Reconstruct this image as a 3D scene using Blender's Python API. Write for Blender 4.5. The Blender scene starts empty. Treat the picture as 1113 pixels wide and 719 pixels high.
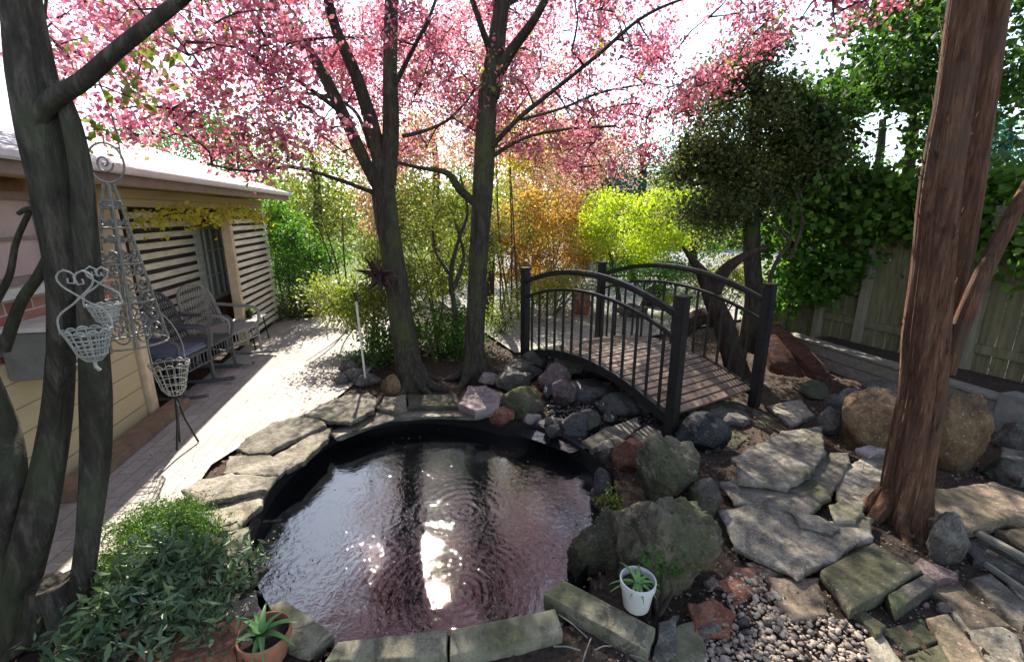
import bpy, bmesh, math, random
import numpy as np
from mathutils import Vector, Matrix, noise
random.seed(7); rng = np.random.default_rng(7)
R = math.radians
sc = bpy.context.scene
COL = sc.collection

# ------------------------------------------------------------------ camera model
F, PITCH, H = 495.0, R(14.5), 1.8
CP, SP = math.cos(PITCH), math.sin(PITCH)
def ray(px, py):
    a = (px-556.5)/F; b = (359.5-py)/F
    return (a, CP+b*SP, -SP+b*CP)
def G(px, py, z=0.0):
    v = ray(px, py); t = (z-H)/v[2]
    return Vector((v[0]*t, v[1]*t, z))
def at(px, py, Y):
    v = ray(px, py); t = Y/v[1]
    return Vector((v[0]*t, Y, H+v[2]*t))
def wide(px, py):   # widening of round things away from the picture centre
    return math.sqrt(1+((px-556.5)/F)**2+.5*((py-359.5)/F)**2)
def depth(p): return p[1]*CP-(p[2]-H)*SP
def pix(p):
    d = depth(p)
    return 556.5+F*p[0]/d, 359.5-F*(p[1]*SP+(p[2]-H)*CP)/d

# ------------------------------------------------------------------ objects
def tag(o, label=None, cat=None, group=None, kind=None):
    if label: o['label'] = label
    if cat: o['category'] = cat
    if group: o['group'] = group
    if kind: o['kind'] = kind
    return o
def link(o, parent=None):
    COL.objects.link(o)
    if parent is not None:
        o.parent = parent
        o.matrix_parent_inverse = Matrix.Translation(parent.location).inverted() if parent.type == 'EMPTY' and parent.parent is None else Matrix.Identity(4)
    return o
def empty(name, label, cat, loc=(0, 0, 0), group=None):
    o = bpy.data.objects.new(name, None); o.location = loc
    o.empty_display_size = 0.1
    COL.objects.link(o)
    return tag(o, label, cat, group)

class MB:
    def __init__(s): s.v = []; s.f = []
    def add(s, vs, fs):
        n = len(s.v); s.v += [tuple(v) for v in vs]; s.f += [tuple(i+n for i in f) for f in fs]
    def box(s, c, size, rot=None):
        hx, hy, hz = size[0]/2, size[1]/2, size[2]/2
        vs = [Vector((x, y, z)) for z in (-hz, hz) for y in (-hy, hy) for x in (-hx, hx)]
        if rot is not None: vs = [rot @ v for v in vs]
        c = Vector(c)
        s.add([v+c for v in vs], [(0, 2, 3, 1), (4, 5, 7, 6), (0, 1, 5, 4), (2, 6, 7, 3), (0, 4, 6, 2), (1, 3, 7, 5)])
    def beam(s, a, b, w, h, up=(0, 0, 1)):
        a = Vector(a); b = Vector(b); d = b-a; L = d.length; d.normalize()
        x = d.cross(Vector(up)).normalized(); z = x.cross(d)
        s.box((a+b)/2, (w, L, h), Matrix((x, d, z)).transposed())
    def tube(s, pts, rad, n=8, cap=True, rough=0, freq=3.0, twist=0.0, af=4.5):
        pts = [Vector(p) for p in pts]; m = len(pts)
        if not hasattr(rad, '__len__'): rad = [rad]*m
        t0 = (pts[1]-pts[0]).normalized()
        a = Vector((1, 0, 0)) if abs(t0.x) < .8 else Vector((0, 1, 0))
        nrm = (a-t0*a.dot(t0)).normalized()
        base = len(s.v); L = 0
        for i, p in enumerate(pts):
            t = (pts[min(i+1, m-1)]-pts[max(i-1, 0)])
            if t.length < 1e-9: t = t0
            t = t.normalized(); nrm = (nrm-t*nrm.dot(t))
            nrm = nrm.normalized() if nrm.length > 1e-6 else Vector((0, 0, 1)).cross(t).normalized()
            b = t.cross(nrm)
            if i: L += (p-pts[i-1]).length
            for k in range(n):
                th = 2*math.pi*k/n+twist*L
                r = rad[i]
                dx, dy = math.cos(th), math.sin(th)
                if rough:
                    q = Vector((dx*1.6+base*.13, dy*1.6, L*freq*.45))
                    q2 = Vector((dx*af, dy*af+base*.07, L*freq))
                    r *= 1+rough*(noise.noise(q)*1.5+noise.noise(q2)*.7)
                s.v.append(tuple(p+(nrm*dx+b*dy)*r))
        for i in range(m-1):
            for k in range(n):
                k2 = (k+1) % n
                s.f.append((base+i*n+k, base+i*n+k2, base+(i+1)*n+k2, base+(i+1)*n+k))
        if cap:
            s.f.append(tuple(base+k for k in range(n))[::-1])
            s.f.append(tuple(base+(m-1)*n+k for k in range(n)))
    def lathe(s, prof, c, n=28):
        c = Vector(c); base = len(s.v); m = len(prof)
        for r, z in prof:
            for k in range(n):
                th = 2*math.pi*k/n
                s.v.append((c.x+r*math.cos(th), c.y+r*math.sin(th), c.z+z))
        for i in range(m-1):
            for k in range(n):
                k2 = (k+1) % n
                s.f.append((base+i*n+k, base+i*n+k2, base+(i+1)*n+k2, base+(i+1)*n+k))
    def build(s, name, mat, parent=None, smooth=True, bevel=0, seg=2):
        me = bpy.data.meshes.new(name); me.from_pydata(s.v, [], s.f); me.update()
        o = bpy.data.objects.new(name, me)
        me.materials.append(mat)
        if bevel:
            bm = bmesh.new(); bm.from_mesh(me)
            es = [e for e in bm.edges if len(e.link_faces) == 2 and e.calc_face_angle(0) > .5]
            try: bmesh.ops.bevel(bm, geom=es, offset=bevel, segments=seg, affect='EDGES', clamp_overlap=True)
            except Exception: pass
            bm.to_mesh(me); bm.free()
        if smooth:
            me.shade_smooth()
            try: me.set_sharp_from_angle(angle=R(38))
            except Exception: pass
        return link(o, parent)

def spline(pts, step=0.05, vals=None):
    """Catmull-Rom resample; vals = per-point scalar (radius)"""
    P = [Vector(p) for p in pts]; n = len(P)
    V = list(vals) if vals is not None else [0]*n
    out = []; ov = []
    for i in range(n-1):
        p0, p1, p2, p3 = P[max(i-1, 0)], P[i], P[i+1], P[min(i+2, n-1)]
        k = max(1, int((p2-p1).length/step))
        for j in range(k):
            t = j/k
            q = .5*((2*p1)+(p2-p0)*t+(2*p0-5*p1+4*p2-p3)*t*t+(3*p1-p0-3*p2+p3)*t**3)
            out.append(q); ov.append(V[i]*(1-t)+V[i+1]*t)
    out.append(P[-1]); ov.append(V[-1])
    return (out, ov) if vals is not None else out

# ------------------------------------------------------------------ materials
def newmat(name):
    m = bpy.data.materials.new(name); m.use_nodes = True
    nt = m.node_tree; nt.nodes.clear()
    out = nt.nodes.new('ShaderNodeOutputMaterial')
    return m, nt, out
def ramp(nt, fac, cols, pos=None, interp='LINEAR'):
    r = nt.nodes.new('ShaderNodeValToRGB'); e = r.color_ramp.elements
    r.color_ramp.interpolation = interp
    n = len(cols); pos = pos or [i/(n-1) for i in range(n)]
    while len(e) < n: e.new(.5)
    for i, c in enumerate(cols):
        e[i].position = pos[i]; e[i].color = (*c, 1) if len(c) == 3 else c
    nt.links.new(fac, r.inputs[0]); return r.outputs[0]
def nz(nt, scale, detail=6, rough=.6, vec=None, dist=0, stretch=None):
    g = nt.nodes.new('ShaderNodeNewGeometry')
    v = vec or g.outputs['Position']
    if stretch:
        mp = nt.nodes.new('ShaderNodeMapping'); mp.inputs['Scale'].default_value = stretch
        nt.links.new(v, mp.inputs[0]); v = mp.outputs[0]
    t = nt.nodes.new('ShaderNodeTexNoise'); t.inputs['Scale'].default_value = scale
    t.inputs['Detail'].default_value = detail; t.inputs['Roughness'].default_value = rough
    t.inputs['Distortion'].default_value = dist
    nt.links.new(v, t.inputs['Vector']); return t.outputs['Fac']
def mixc(nt, fac, a, b, mode='MIX'):
    m = nt.nodes.new('ShaderNodeMix'); m.data_type = 'RGBA'; m.blend_type = mode
    for s, x in ((m.inputs[0], fac), (m.inputs[6], a), (m.inputs[7], b)):
        if isinstance(x, (int, float)): s.default_value = x
        elif isinstance(x, tuple): s.default_value = (*x, 1) if len(x) == 3 else x
        else: nt.links.new(x, s)
    return m.outputs[2]
def math_(nt, op, a, b=0.0, c=None):
    m = nt.nodes.new('ShaderNodeMath'); m.operation = op
    for s, x in zip(m.inputs, (a, b) if c is None else (a, b, c)):
        if isinstance(x, (int, float)): s.default_value = x
        else: nt.links.new(x, s)
    return m.outputs[0]
def bump(nt, h, strength=.5, dist=.01, normal=None):
    b = nt.nodes.new('ShaderNodeBump'); b.inputs['Strength'].default_value = strength
    b.inputs['Distance'].default_value = dist; nt.links.new(h, b.inputs['Height'])
    if normal: nt.links.new(normal, b.inputs['Normal'])
    return b.outputs[0]
def principled(nt, out, color, rough=.8, spec=.3, normal=None, metallic=0, ior=1.45):
    p = nt.nodes.new('ShaderNodeBsdfPrincipled')
    if isinstance(color, tuple): p.inputs['Base Color'].default_value = (*color, 1)
    else: nt.links.new(color, p.inputs['Base Color'])
    if isinstance(rough, (int, float)): p.inputs['Roughness'].default_value = rough
    else: nt.links.new(rough, p.inputs['Roughness'])
    p.inputs['Metallic'].default_value = metallic; p.inputs['IOR'].default_value = ior
    p.inputs['Specular IOR Level'].default_value = spec
    if normal: nt.links.new(normal, p.inputs['Normal'])
    nt.links.new(p.outputs[0], out.inputs[0]); return p
def obrand(nt):
    o = nt.nodes.new('ShaderNodeObjectInfo'); return o.outputs['Random']

def m_stone(name, cols, scale=6, moss=None, mossamt=.5, rough=.85, bs=.9, bd=.03, lichen=True, spec=.3):
    m, nt, out = newmat(name)
    n1 = nz(nt, scale, 8, .65); n2 = nz(nt, scale*7, 6, .7); n3 = nz(nt, scale*.35, 3, .5)
    c = ramp(nt, math_(nt, 'ADD', math_(nt, 'MULTIPLY', n1, .6), math_(nt, 'MULTIPLY', n2, .4)), cols, [.38+.24*i/(len(cols)-1) for i in range(len(cols))])
    rnd = math_(nt, 'MULTIPLY_ADD', obrand(nt), .45, .58)
    hs = nt.nodes.new('ShaderNodeHueSaturation'); nt.links.new(c, hs.inputs['Color']); nt.links.new(rnd, hs.inputs['Value']); c = hs.outputs[0]
    c = mixc(nt, .55, c, ramp(nt, nz(nt, scale*28, 5, .75), [(.25, .24, .22), (1, 1, 1), (1.0, .98, .94)], [.36, .5, .7]), 'MULTIPLY')
    c = mixc(nt, ramp(nt, nz(nt, scale*.7, 4, .7, dist=1.5), [(.55, .55, .55), (0, 0, 0)], [.40, .47]), c, (.045, .036, .026))
    if lichen:
        v = nt.nodes.new('ShaderNodeTexVoronoi'); v.inputs['Scale'].default_value = scale*5
        g = nt.nodes.new('ShaderNodeNewGeometry'); nt.links.new(g.outputs['Position'], v.inputs['Vector'])
        sp = ramp(nt, math_(nt, 'ADD', v.outputs['Distance'], math_(nt, 'MULTIPLY', n2, .6)), [(1, 1, 1), (0, 0, 0)], [.42, .5])
        c = mixc(nt, math_(nt, 'MULTIPLY', sp, .35), c, (.36, .36, .30))
    if moss:
        g = nt.nodes.new('ShaderNodeNewGeometry'); sx = nt.nodes.new('ShaderNodeSeparateXYZ')
        nt.links.new(g.outputs['Normal'], sx.inputs[0])
        f = math_(nt, 'MULTIPLY', ramp(nt, math_(nt, 'ADD', n3, math_(nt, 'MULTIPLY', n2, .35)), [(0, 0, 0), (1, 1, 1)], [.78-.35*mossamt, .9-.35*mossamt]), math_(nt, 'MULTIPLY_ADD', sx.outputs['Z'], .55, .45))
        f = math_(nt, 'MINIMUM', math_(nt, 'MAXIMUM', f, 0.0), .95)
        mc = ramp(nt, n2, [tuple(x*.5 for x in moss), moss], [.35, .65])
        c = mixc(nt, f, c, mc)
    h = math_(nt, 'ADD', math_(nt, 'MULTIPLY', n1, 1.0), math_(nt, 'MULTIPLY', n2, .35))
    principled(nt, out, c, rough, spec, bump(nt, h, bs, bd)); return m

def m_bark(name, cols, lengthwise=(1, 1, .22), scale=22, moss=None, bs=.9, bd=.02, patch=None):
    m, nt, out = newmat(name)
    n1 = nz(nt, scale, 8, .7, stretch=lengthwise, dist=.6); n2 = nz(nt, 4, 4, .6); n3 = nz(nt, scale*4, 4, .7, stretch=lengthwise)
    c = ramp(nt, math_(nt, 'ADD', math_(nt, 'MULTIPLY', n1, .7), math_(nt, 'MULTIPLY', n3, .3)), cols, [.32+.36*i/(len(cols)-1) for i in range(len(cols))])
    if patch:
        c = mixc(nt, ramp(nt, n2, [(0, 0, 0), (1, 1, 1)], [.52, .62]), c, mixc(nt, n1, tuple(x*.5 for x in patch), patch))
    if moss:
        c = mixc(nt, ramp(nt, nz(nt, 3.1, 5, .6), [(0, 0, 0), (.75, .75, .75)], [.5, .66]), c, moss)
    h = math_(nt, 'ADD', n1, math_(nt, 'MULTIPLY', n3, .4))
    principled(nt, out, c, .9, .2, bump(nt, h, bs, bd)); return m

def m_leaf(name, cols, trans=.5, rough=.5, pos=None, tcol=1.3):
    m, nt, out = newmat(name)
    g = nt.nodes.new('ShaderNodeNewGeometry')
    c = ramp(nt, g.outputs['Random Per Island'], cols, pos)
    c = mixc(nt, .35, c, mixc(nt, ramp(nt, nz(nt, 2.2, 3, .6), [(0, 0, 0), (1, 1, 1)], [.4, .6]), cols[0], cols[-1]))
    d = nt.nodes.new('ShaderNodeBsdfPrincipled'); d.inputs['Roughness'].default_value = rough
    d.inputs['Specular IOR Level'].default_value = .3
    nt.links.new(c, d.inputs['Base Color'])
    t = nt.nodes.new('ShaderNodeBsdfTranslucent')
    hs = nt.nodes.new('ShaderNodeHueSaturation'); hs.inputs['Saturation'].default_value = 1.1; hs.inputs['Value'].default_value = tcol
    nt.links.new(c, hs.inputs['Color']); nt.links.new(hs.outputs[0], t.inputs[0])
    mx = nt.nodes.new('ShaderNodeMixShader'); mx.inputs[0].default_value = trans
    nt.links.new(d.outputs[0], mx.inputs[1]); nt.links.new(t.outputs[0], mx.inputs[2])
    nt.links.new(mx.outputs[0], out.inputs[0]); return m

def m_plain(name, c1, c2=None, rough=.6, scale=8, metallic=0, bs=.15, bd=.004, stretch=None, spec=.4):
    m, nt, out = newmat(name)
    n = nz(nt, scale, 7, .65, stretch=stretch)
    c = ramp(nt, n, [c1, c2 or tuple(x*.7 for x in c1)], [.35, .65])
    n2 = nz(nt, scale*6, 4, .6, stretch=stretch)
    principled(nt, out, c, math_(nt, 'MULTIPLY_ADD', n2, .25, rough-.12), spec, bump(nt, math_(nt, 'ADD', n, n2), bs, bd), metallic)
    return m

M = {}
M['slab'] = m_stone('flagstone', [(.10, .085, .065), (.21, .185, .15), (.35, .315, .26)], 5, moss=(.08, .085, .045), mossamt=.1)
M['slab_pale'] = m_stone('pale_flagstone', [(.14, .12, .09), (.26, .23, .175), (.40, .355, .28)], 5, moss=(.13, .125, .07), mossamt=.15)
M['slab_brown'] = m_stone('brown_flagstone', [(.10, .07, .05), (.19, .14, .10), (.28, .22, .15)], 6, moss=(.075, .073, .038), mossamt=.3)
M['slab_moss'] = m_stone('mossy_flagstone', [(.07, .065, .05), (.14, .13, .09), (.20, .19, .13)], 6, moss=(.075, .073, .038), mossamt=.45)
M['concrete'] = m_stone('weathered_concrete', [(.13, .12, .085), (.24, .225, .16), (.34, .32, .235)], 9, moss=(.11, .115, .06), mossamt=.3, bs=.4, bd=.008)
M['rock_dark'] = m_stone('dark_rock', [(.018, .016, .014), (.05, .044, .038), (.12, .105, .085)], 9, moss=(.05, .07, .02), mossamt=.3, rough=.55, spec=.5)
M['rock_wet'] = m_stone('wet_rock', [(.012, .013, .014), (.035, .035, .036), (.08, .078, .07)], 11, rough=.28, spec=.6)
M['rock_grey'] = m_stone('grey_rock', [(.06, .055, .05), (.13, .12, .105), (.25, .23, .20)], 8)
M['rock_purple'] = m_stone('purple_rock', [(.09, .06, .06), (.17, .12, .12), (.24, .18, .18)], 9, lichen=True)
M['rock_red'] = m_stone('red_rock', [(.14, .05, .03), (.27, .11, .07), (.36, .20, .14)], 9)
M['rock_pink'] = m_stone('pinkish_rock', [(.20, .15, .14), (.32, .26, .25), (.44, .38, .36)], 8)
M['rock_tan'] = m_stone('tan_rock', [(.07, .04, .02), (.155, .095, .05), (.27, .185, .11)], 5, moss=(.10, .10, .04), mossamt=.2)
M['rock_moss'] = m_stone('mossy_rock', [(.04, .036, .026), (.10, .09, .065), (.20, .18, .13)], 8, moss=(.075, .082, .035), mossamt=.5)
M['rock_blue'] = m_stone('slate_rock', [(.012, .016, .02), (.03, .036, .042), (.07, .075, .078)], 9, rough=.5)
M['bark_grey'] = m_bark('grey_bark', [(.014, .012, .010), (.045, .040, .032), (.14, .125, .10)], scale=14, moss=(.055, .062, .035))
M['bark_dark'] = m_bark('dark_bark', [(.014, .012, .010), (.042, .036, .028), (.10, .09, .065)], scale=26, moss=(.07, .08, .03))
M['bark_cedar'] = m_bark('cedar_bark', [(.03, .016, .012), (.12, .06, .038), (.30, .17, .10)], lengthwise=(1, 1, .09), scale=30, bs=1.0, bd=.04, patch=(.15, .09, .06))
M['bark_red'] = m_bark('red_driftwood', [(.02, .010, .008), (.065, .028, .02), (.14, .065, .045)], lengthwise=(.3, .3, 1), scale=24, bd=.03)
M['bark_stump'] = m_bark('stump_bark', [(.012, .008, .006), (.035, .024, .018), (.09, .06, .045)], scale=18, bd=.03)
M['twig'] = m_plain('twig', (.07, .05, .04), (.03, .022, .018), .8)
M['leaf_pink'] = m_leaf('blossom', [(.14, .03, .05), (.37, .08, .13), (.58, .21, .28), (.73, .42, .46), (.50, .12, .18), (.64, .29, .34)], .56, tcol=1.2)
M['leaf_rose'] = m_leaf('rose_foliage', [(.34, .10, .10), (.52, .24, .22), (.62, .42, .34), (.30, .32, .10), (.40, .36, .16)], .45, tcol=1.05)
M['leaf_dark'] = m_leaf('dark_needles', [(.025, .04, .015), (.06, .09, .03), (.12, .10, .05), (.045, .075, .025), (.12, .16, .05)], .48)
M['leaf_shade'] = m_leaf('shade_leaf', [(.015, .04, .010), (.04, .09, .018), (.10, .20, .03), (.025, .06, .012), (.06, .12, .02)], .45)  # darker copy of deep_leaf, with overhang shade put into its colour
M['leaf_conifer'] = m_leaf('teal_needles', [(.01, .06, .04), (.03, .14, .10), (.05, .20, .13)], .3)
M['leaf_green'] = m_leaf('green_leaf', [(.03, .08, .015), (.07, .17, .03), (.13, .26, .04), (.05, .12, .02)], .5)
M['leaf_deep'] = m_leaf('deep_leaf', [(.03, .07, .015), (.08, .17, .03), (.20, .36, .05), (.05, .11, .02), (.11, .22, .03)], .55)
M['leaf_lime'] = m_leaf('lime_leaf', [(.22, .32, .03), (.42, .52, .05), (.58, .62, .10), (.30, .42, .04)], .5)
M['leaf_olive'] = m_leaf('olive_leaf', [(.08, .13, .02), (.17, .24, .035), (.30, .36, .06), (.13, .20, .03), (.26, .20, .09)], .48)
M['leaf_orange'] = m_leaf('bronze_leaf', [(.26, .10, .03), (.46, .22, .06), (.58, .36, .11), (.36, .20, .06), (.34, .30, .07)], .5)
M['leaf_yellow'] = m_leaf('yellow_leaf', [(.35, .36, .04), (.55, .50, .07), (.62, .55, .12)], .5)
M['leaf_juniper'] = m_leaf('juniper', [(.025, .07, .015), (.06, .14, .025), (.13, .22, .04)], .3)
M['leaf_blue'] = m_leaf('blue_green_leaf', [(.035, .07, .04), (.08, .13, .08), (.17, .23, .15), (.12, .18, .06)], .25, .3)
M['leaf_aloe'] = m_leaf('aloe', [(.10, .22, .07), (.18, .34, .11)], .25, .35)
M['litter'] = m_leaf('dry_leaf', [(.05, .03, .02), (.12, .07, .04), (.22, .12, .07), (.10, .04, .03)], .15, .8)
M['iron_dark'] = m_plain('painted_black_metal', (.010, .010, .011), (.022, .020, .019), .45, 14, 0, .3, .002)
M['wire'] = m_plain('pale_wire', (.36, .36, .32), (.24, .235, .21), .5, 30)
M['wire_grey'] = m_plain('grey_wire', (.22, .22, .19), (.14, .13, .11), .5, 30)
M['deck'] = m_plain('red_brown_deck_board', (.19, .135, .105), (.09, .062, .05), .6, 18, stretch=(1, 1, 1), bs=.5)
M['soil'] = None

def m_soil():
    m, nt, out = newmat('soil')
    n1 = nz(nt, 3, 6, .6); n2 = nz(nt, 40, 6, .7); n3 = nz(nt, .35, 3, .5)
    c = ramp(nt, n2, [(.018, .014, .011), (.05, .036, .028), (.10, .075, .055)], [.3, .5, .72])
    c = mixc(nt, ramp(nt, n1, [(0, 0, 0), (1, 1, 1)], [.48, .62]), c, mixc(nt, n2, (.05, .032, .025), (.085, .06, .045)))
    g = nt.nodes.new('ShaderNodeNewGeometry'); sx = nt.nodes.new('ShaderNodeSeparateXYZ'); nt.links.new(g.outputs['Position'], sx.inputs[0])
    far = ramp(nt, math_(nt, 'ADD', math_(nt, 'MULTIPLY', sx.outputs['Y'], .05), math_(nt, 'MULTIPLY', n3, .2)), [(0, 0, 0), (1, 1, 1)], [.5, .62])
    c = mixc(nt, far, c, ramp(nt, n2, [(.05, .08, .02), (.10, .15, .04)], [.4, .6]))
    principled(nt, out, c, .95, .2, bump(nt, math_(nt, 'ADD', n2, n1), .8, .03)); return m
M['soil'] = m_soil()

HD = Vector((-.198, .980, 0)).normalized(); HN = Vector((HD.y, -HD.x, 0))
HANG = math.atan2(HD.y, HD.x)
def m_paver():
    m, nt, out = newmat('patio_paver')
    g = nt.nodes.new('ShaderNodeNewGeometry')
    mp = nt.nodes.new('ShaderNodeMapping'); mp.inputs['Rotation'].default_value = (0, 0, -HANG+R(2)); nt.links.new(g.outputs['Position'], mp.inputs[0])
    wob = nt.nodes.new('ShaderNodeTexNoise'); wob.inputs['Scale'].default_value = 5; nt.links.new(mp.outputs[0], wob.inputs['Vector'])
    va = nt.nodes.new('ShaderNodeVectorMath'); va.operation = 'MULTIPLY_ADD'
    nt.links.new(wob.outputs['Color'], va.inputs[0]); va.inputs[1].default_value = (.012, .012, 0); nt.links.new(mp.outputs[0], va.inputs[2])
    b = nt.nodes.new('ShaderNodeTexBrick'); b.inputs['Scale'].default_value = 1
    b.inputs['Brick Width'].default_value = .20; b.inputs['Row Height'].default_value = .10; b.inputs['Mortar Size'].default_value = .005
    b.inputs['Mortar Smooth'].default_value = .4
    b.inputs['Color1'].default_value = (.44, .405, .36, 1); b.inputs['Color2'].default_value = (.33, .30, .265, 1); b.inputs['Mortar'].default_value = (.20, .19, .16, 1)
    nt.links.new(va.outputs[0], b.inputs['Vector'])
    n = nz(nt, 30, 6, .7); n1 = nz(nt, 1.5, 4, .6)
    c = mixc(nt, .35, b.outputs['Color'], ramp(nt, n, [(.15, .14, .13), (.45, .42, .39)], [.35, .65]))
    c = mixc(nt, ramp(nt, n1, [(0, 0, 0), (.4, .4, .4)], [.45, .65]), c, (.20, .18, .15))
    h = math_(nt, 'ADD', math_(nt, 'MULTIPLY', b.outputs['Fac'], -1), math_(nt, 'MULTIPLY', n, .35))
    principled(nt, out, c, .85, .3, bump(nt, h, .6, .008)); return m
M['paver'] = m_paver()
M['path'] = m_stone('pale_gravel_path', [(.28, .26, .23), (.40, .38, .34), (.50, .48, .44)], 20, lichen=False)
M['asphalt'] = m_stone('worn_asphalt', [(.26, .27, .29), (.33, .34, .36), (.40, .41, .43)], 15, lichen=False)

def m_water():
    m, nt, out = newmat('pond_water')
    g = nt.nodes.new('ShaderNodeNewGeometry')
    n1 = nz(nt, 24, 3, .6, dist=1.2); n2 = nz(nt, 9, 2, .5)
    h = math_(nt, 'ADD', math_(nt, 'MULTIPLY', n1, .55), math_(nt, 'MULTIPLY', n2, .8))
    for (px, py, s, amp) in ((505, 555, 16, .5), (495, 645, 22, .5), (610, 490, 18, .5)):
        c = G(px, py, -.16)
        vm = nt.nodes.new('ShaderNodeVectorMath'); vm.operation = 'DISTANCE'; nt.links.new(g.outputs['Position'], vm.inputs[0]); vm.inputs[1].default_value = c
        d = vm.outputs['Value']
        w = math_(nt, 'SINE', math_(nt, 'MULTIPLY_ADD', n2, 5, math_(nt, 'MULTIPLY', d, 6.283*s)))
        fade = math_(nt, 'MULTIPLY', math_(nt, 'POWER', 2.718, math_(nt, 'MULTIPLY', d, -3.0)), amp)
        h = math_(nt, 'ADD', h, math_(nt, 'MULTIPLY', w, math_(nt, 'MULTIPLY', fade, .35)))
    h = math_(nt, 'MULTIPLY', h, math_(nt, 'MULTIPLY_ADD', nz(nt, 1.6, 2, .5), 2.2, -.45))
    p = principled(nt, out, (.006, .007, .008), .015, 1.0, bump(nt, h, .42, .010), 0, 1.68)
    return m
M['water'] = m_water()
M['liner'] = m_plain('pond_liner', (.010, .010, .011), (.018, .018, .017), .5, 12)

# ------------------------------------------------------------------ foliage builders
def leaf_mesh(name, pts, size, mat, parent=None, aspect=.5, upbias=0., drop=0., dirs=None, svar=.4):
    pts = np.asarray(pts, dtype=np.float64); N = len(pts)
    d = rng.normal(size=(N, 3)) if dirs is None else np.asarray(dirs, dtype=np.float64)+rng.normal(size=(N, 3))*.25
    d[:, 2] -= drop
    d /= np.linalg.norm(d, axis=1, keepdims=True)+1e-9
    nn = rng.normal(size=(N, 3)); nn[:, 2] += upbias
    s = np.cross(d, nn); s /= np.linalg.norm(s, axis=1, keepdims=True)+1e-9
    n = np.cross(s, d)
    L = (size*(1+svar*(rng.random(N)*2-1)))[:, None]
    W = L*aspect*.5
    b = pts-d*L*.1; t = pts+d*L*.9+n*L*.08
    m1 = pts+d*L*.35+s*W+n*L*.12; m2 = pts+d*L*.35-s*W+n*L*.12
    V = np.stack([b, m1, t, m2], axis=1).reshape(-1, 3)
    if parent is not None and parent.parent is None: pass
    idx = np.arange(N)*4
    Fc = np.stack([idx, idx+1, idx+2, idx, idx+2, idx+3], axis=1).reshape(-1)
    me = bpy.data.meshes.new(name)
    me.vertices.add(len(V)); me.vertices.foreach_set('co', V.reshape(-1))
    me.loops.add(len(Fc)); me.loops.foreach_set('vertex_index', Fc.astype(np.int32))
    me.polygons.add(N*2); me.polygons.foreach_set('loop_start', np.arange(0, N*6, 3, dtype=np.int32))
    try: me.polygons.foreach_set('loop_total', np.full(N*2, 3, dtype=np.int32))
    except Exception: pass
    me.update(calc_edges=True); me.validate()
    me.materials.append(mat)
    o = bpy.data.objects.new(name, me)
    return link(o, parent)

def grow(mb, nodes, centers, r0=.012, sides=5, sag=.1):
    """link every foliage cluster to the nearest limb node by a curved twig"""
    nodes = [Vector(n) for n in nodes]
    arr = np.array([list(n) for n in nodes])
    cs = sorted(centers, key=lambda c: float(np.min(np.linalg.norm(arr-np.array(list(c)), axis=1))))
    pool = list(map(tuple, arr))
    for c in cs:
        A = np.array(pool); cc = np.array(list(c))
        dd = np.linalg.norm(A-cc, axis=1)+.35*np.maximum(0, A[:, 2]-cc[2])
        i = int(np.argmin(dd)); a = Vector(pool[i]); b = Vector(list(c)); L = (b-a).length
        if L < .03: continue
        mid = (a+b)/2+Vector((random.uniform(-1, 1), random.uniform(-1, 1), random.uniform(.0, 1)))*L*.14
        P = spline([a, mid, b], max(.08, L/6)); m = len(P)
        rr = min(.03, r0*(.5+L*.8))
        mb.tube(P, [max(.0025, rr*(1-.75*k/(m-1))) for k in range(m)], sides, False)
        for p in P[1:]: pool.append(tuple(p))

def blob_points(centers, n, sig):
    out = []
    for c in centers:
        k = int(n*random.uniform(.6, 1.4)); s = sig*random.uniform(.7, 1.3)
        p = rng.normal(size=(k, 3))*s*np.array([1, 1, .75])+np.array(list(c)); out.append(p)
    return np.concatenate(out)

LIT = [G(150,505),G(300,402),G(345,365),G(400,362),G(395,398),G(345,440),G(265,472),G(205,515),G(190,550),G(125,595),G(40,640),G(60,575)]
def gap(p):            # openings in the foliage: sky gaps on the right, a sun path cleared for the red trunk
    x, y = pix(p)
    if p.x > 2 and p.y > 4.5 and ((912 < x < 1018 and 108 < y < 192) or (850 < x < 940 and 0 < y < 100) or (1085 < x and 110 < y < 160)): return True
    k = (p.y-2.35)/SDIR.y
    if k > .3:
        q = p-SDIR*k
        if abs(q.x-2.12) < .5 and .7 < q.z < 3.0: return True
    return False
SDIR = Vector((math.sin(R(-14))*math.cos(R(42)), math.cos(R(-14))*math.cos(R(42)), math.sin(R(42))))
def in_poly(p, poly):
    x, y = p; c = False; j = len(poly)-1
    for i in range(len(poly)):
        xi, yi, xj, yj = poly[i][0], poly[i][1], poly[j][0], poly[j][1]
        if (yi > y) != (yj > y) and x < (xj-xi)*(y-yi)/(yj-yi)+xi: c = not c
        j = i
    return c
def shades_strip(p):   # leaves out foliage that would shade the patio strip, so it stays sunlit
    g = p-SDIR*(p.z/SDIR.z)
    return any(in_poly((g.x+dx, g.y+dy), LIT) for dx, dy in ((0, 0), (.26, 0), (-.26, 0), (0, .3), (0, -.3)))
def ell_centers(c, r, K, hollow=.35, keep=None):
    out = []; tries = 0
    while len(out) < K and tries < K*60:
        tries += 1
        v = Vector((random.uniform(-1, 1), random.uniform(-1, 1), random.uniform(-1, 1)))
        l = v.length
        if l > 1 or l < hollow: continue
        if noise.noise(v*2.3*max(1, max(r))*.8+Vector((c[0], c[1], c[2]))) < -.12: continue
        p = Vector((c[0]+v.x*r[0], c[1]+v.y*r[1], c[2]+v.z*r[2]))
        if p.z > .9 and (shades_strip(p) or gap(p)): continue
        if keep and not keep(p): continue
        out.append(p)
    return out

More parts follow.
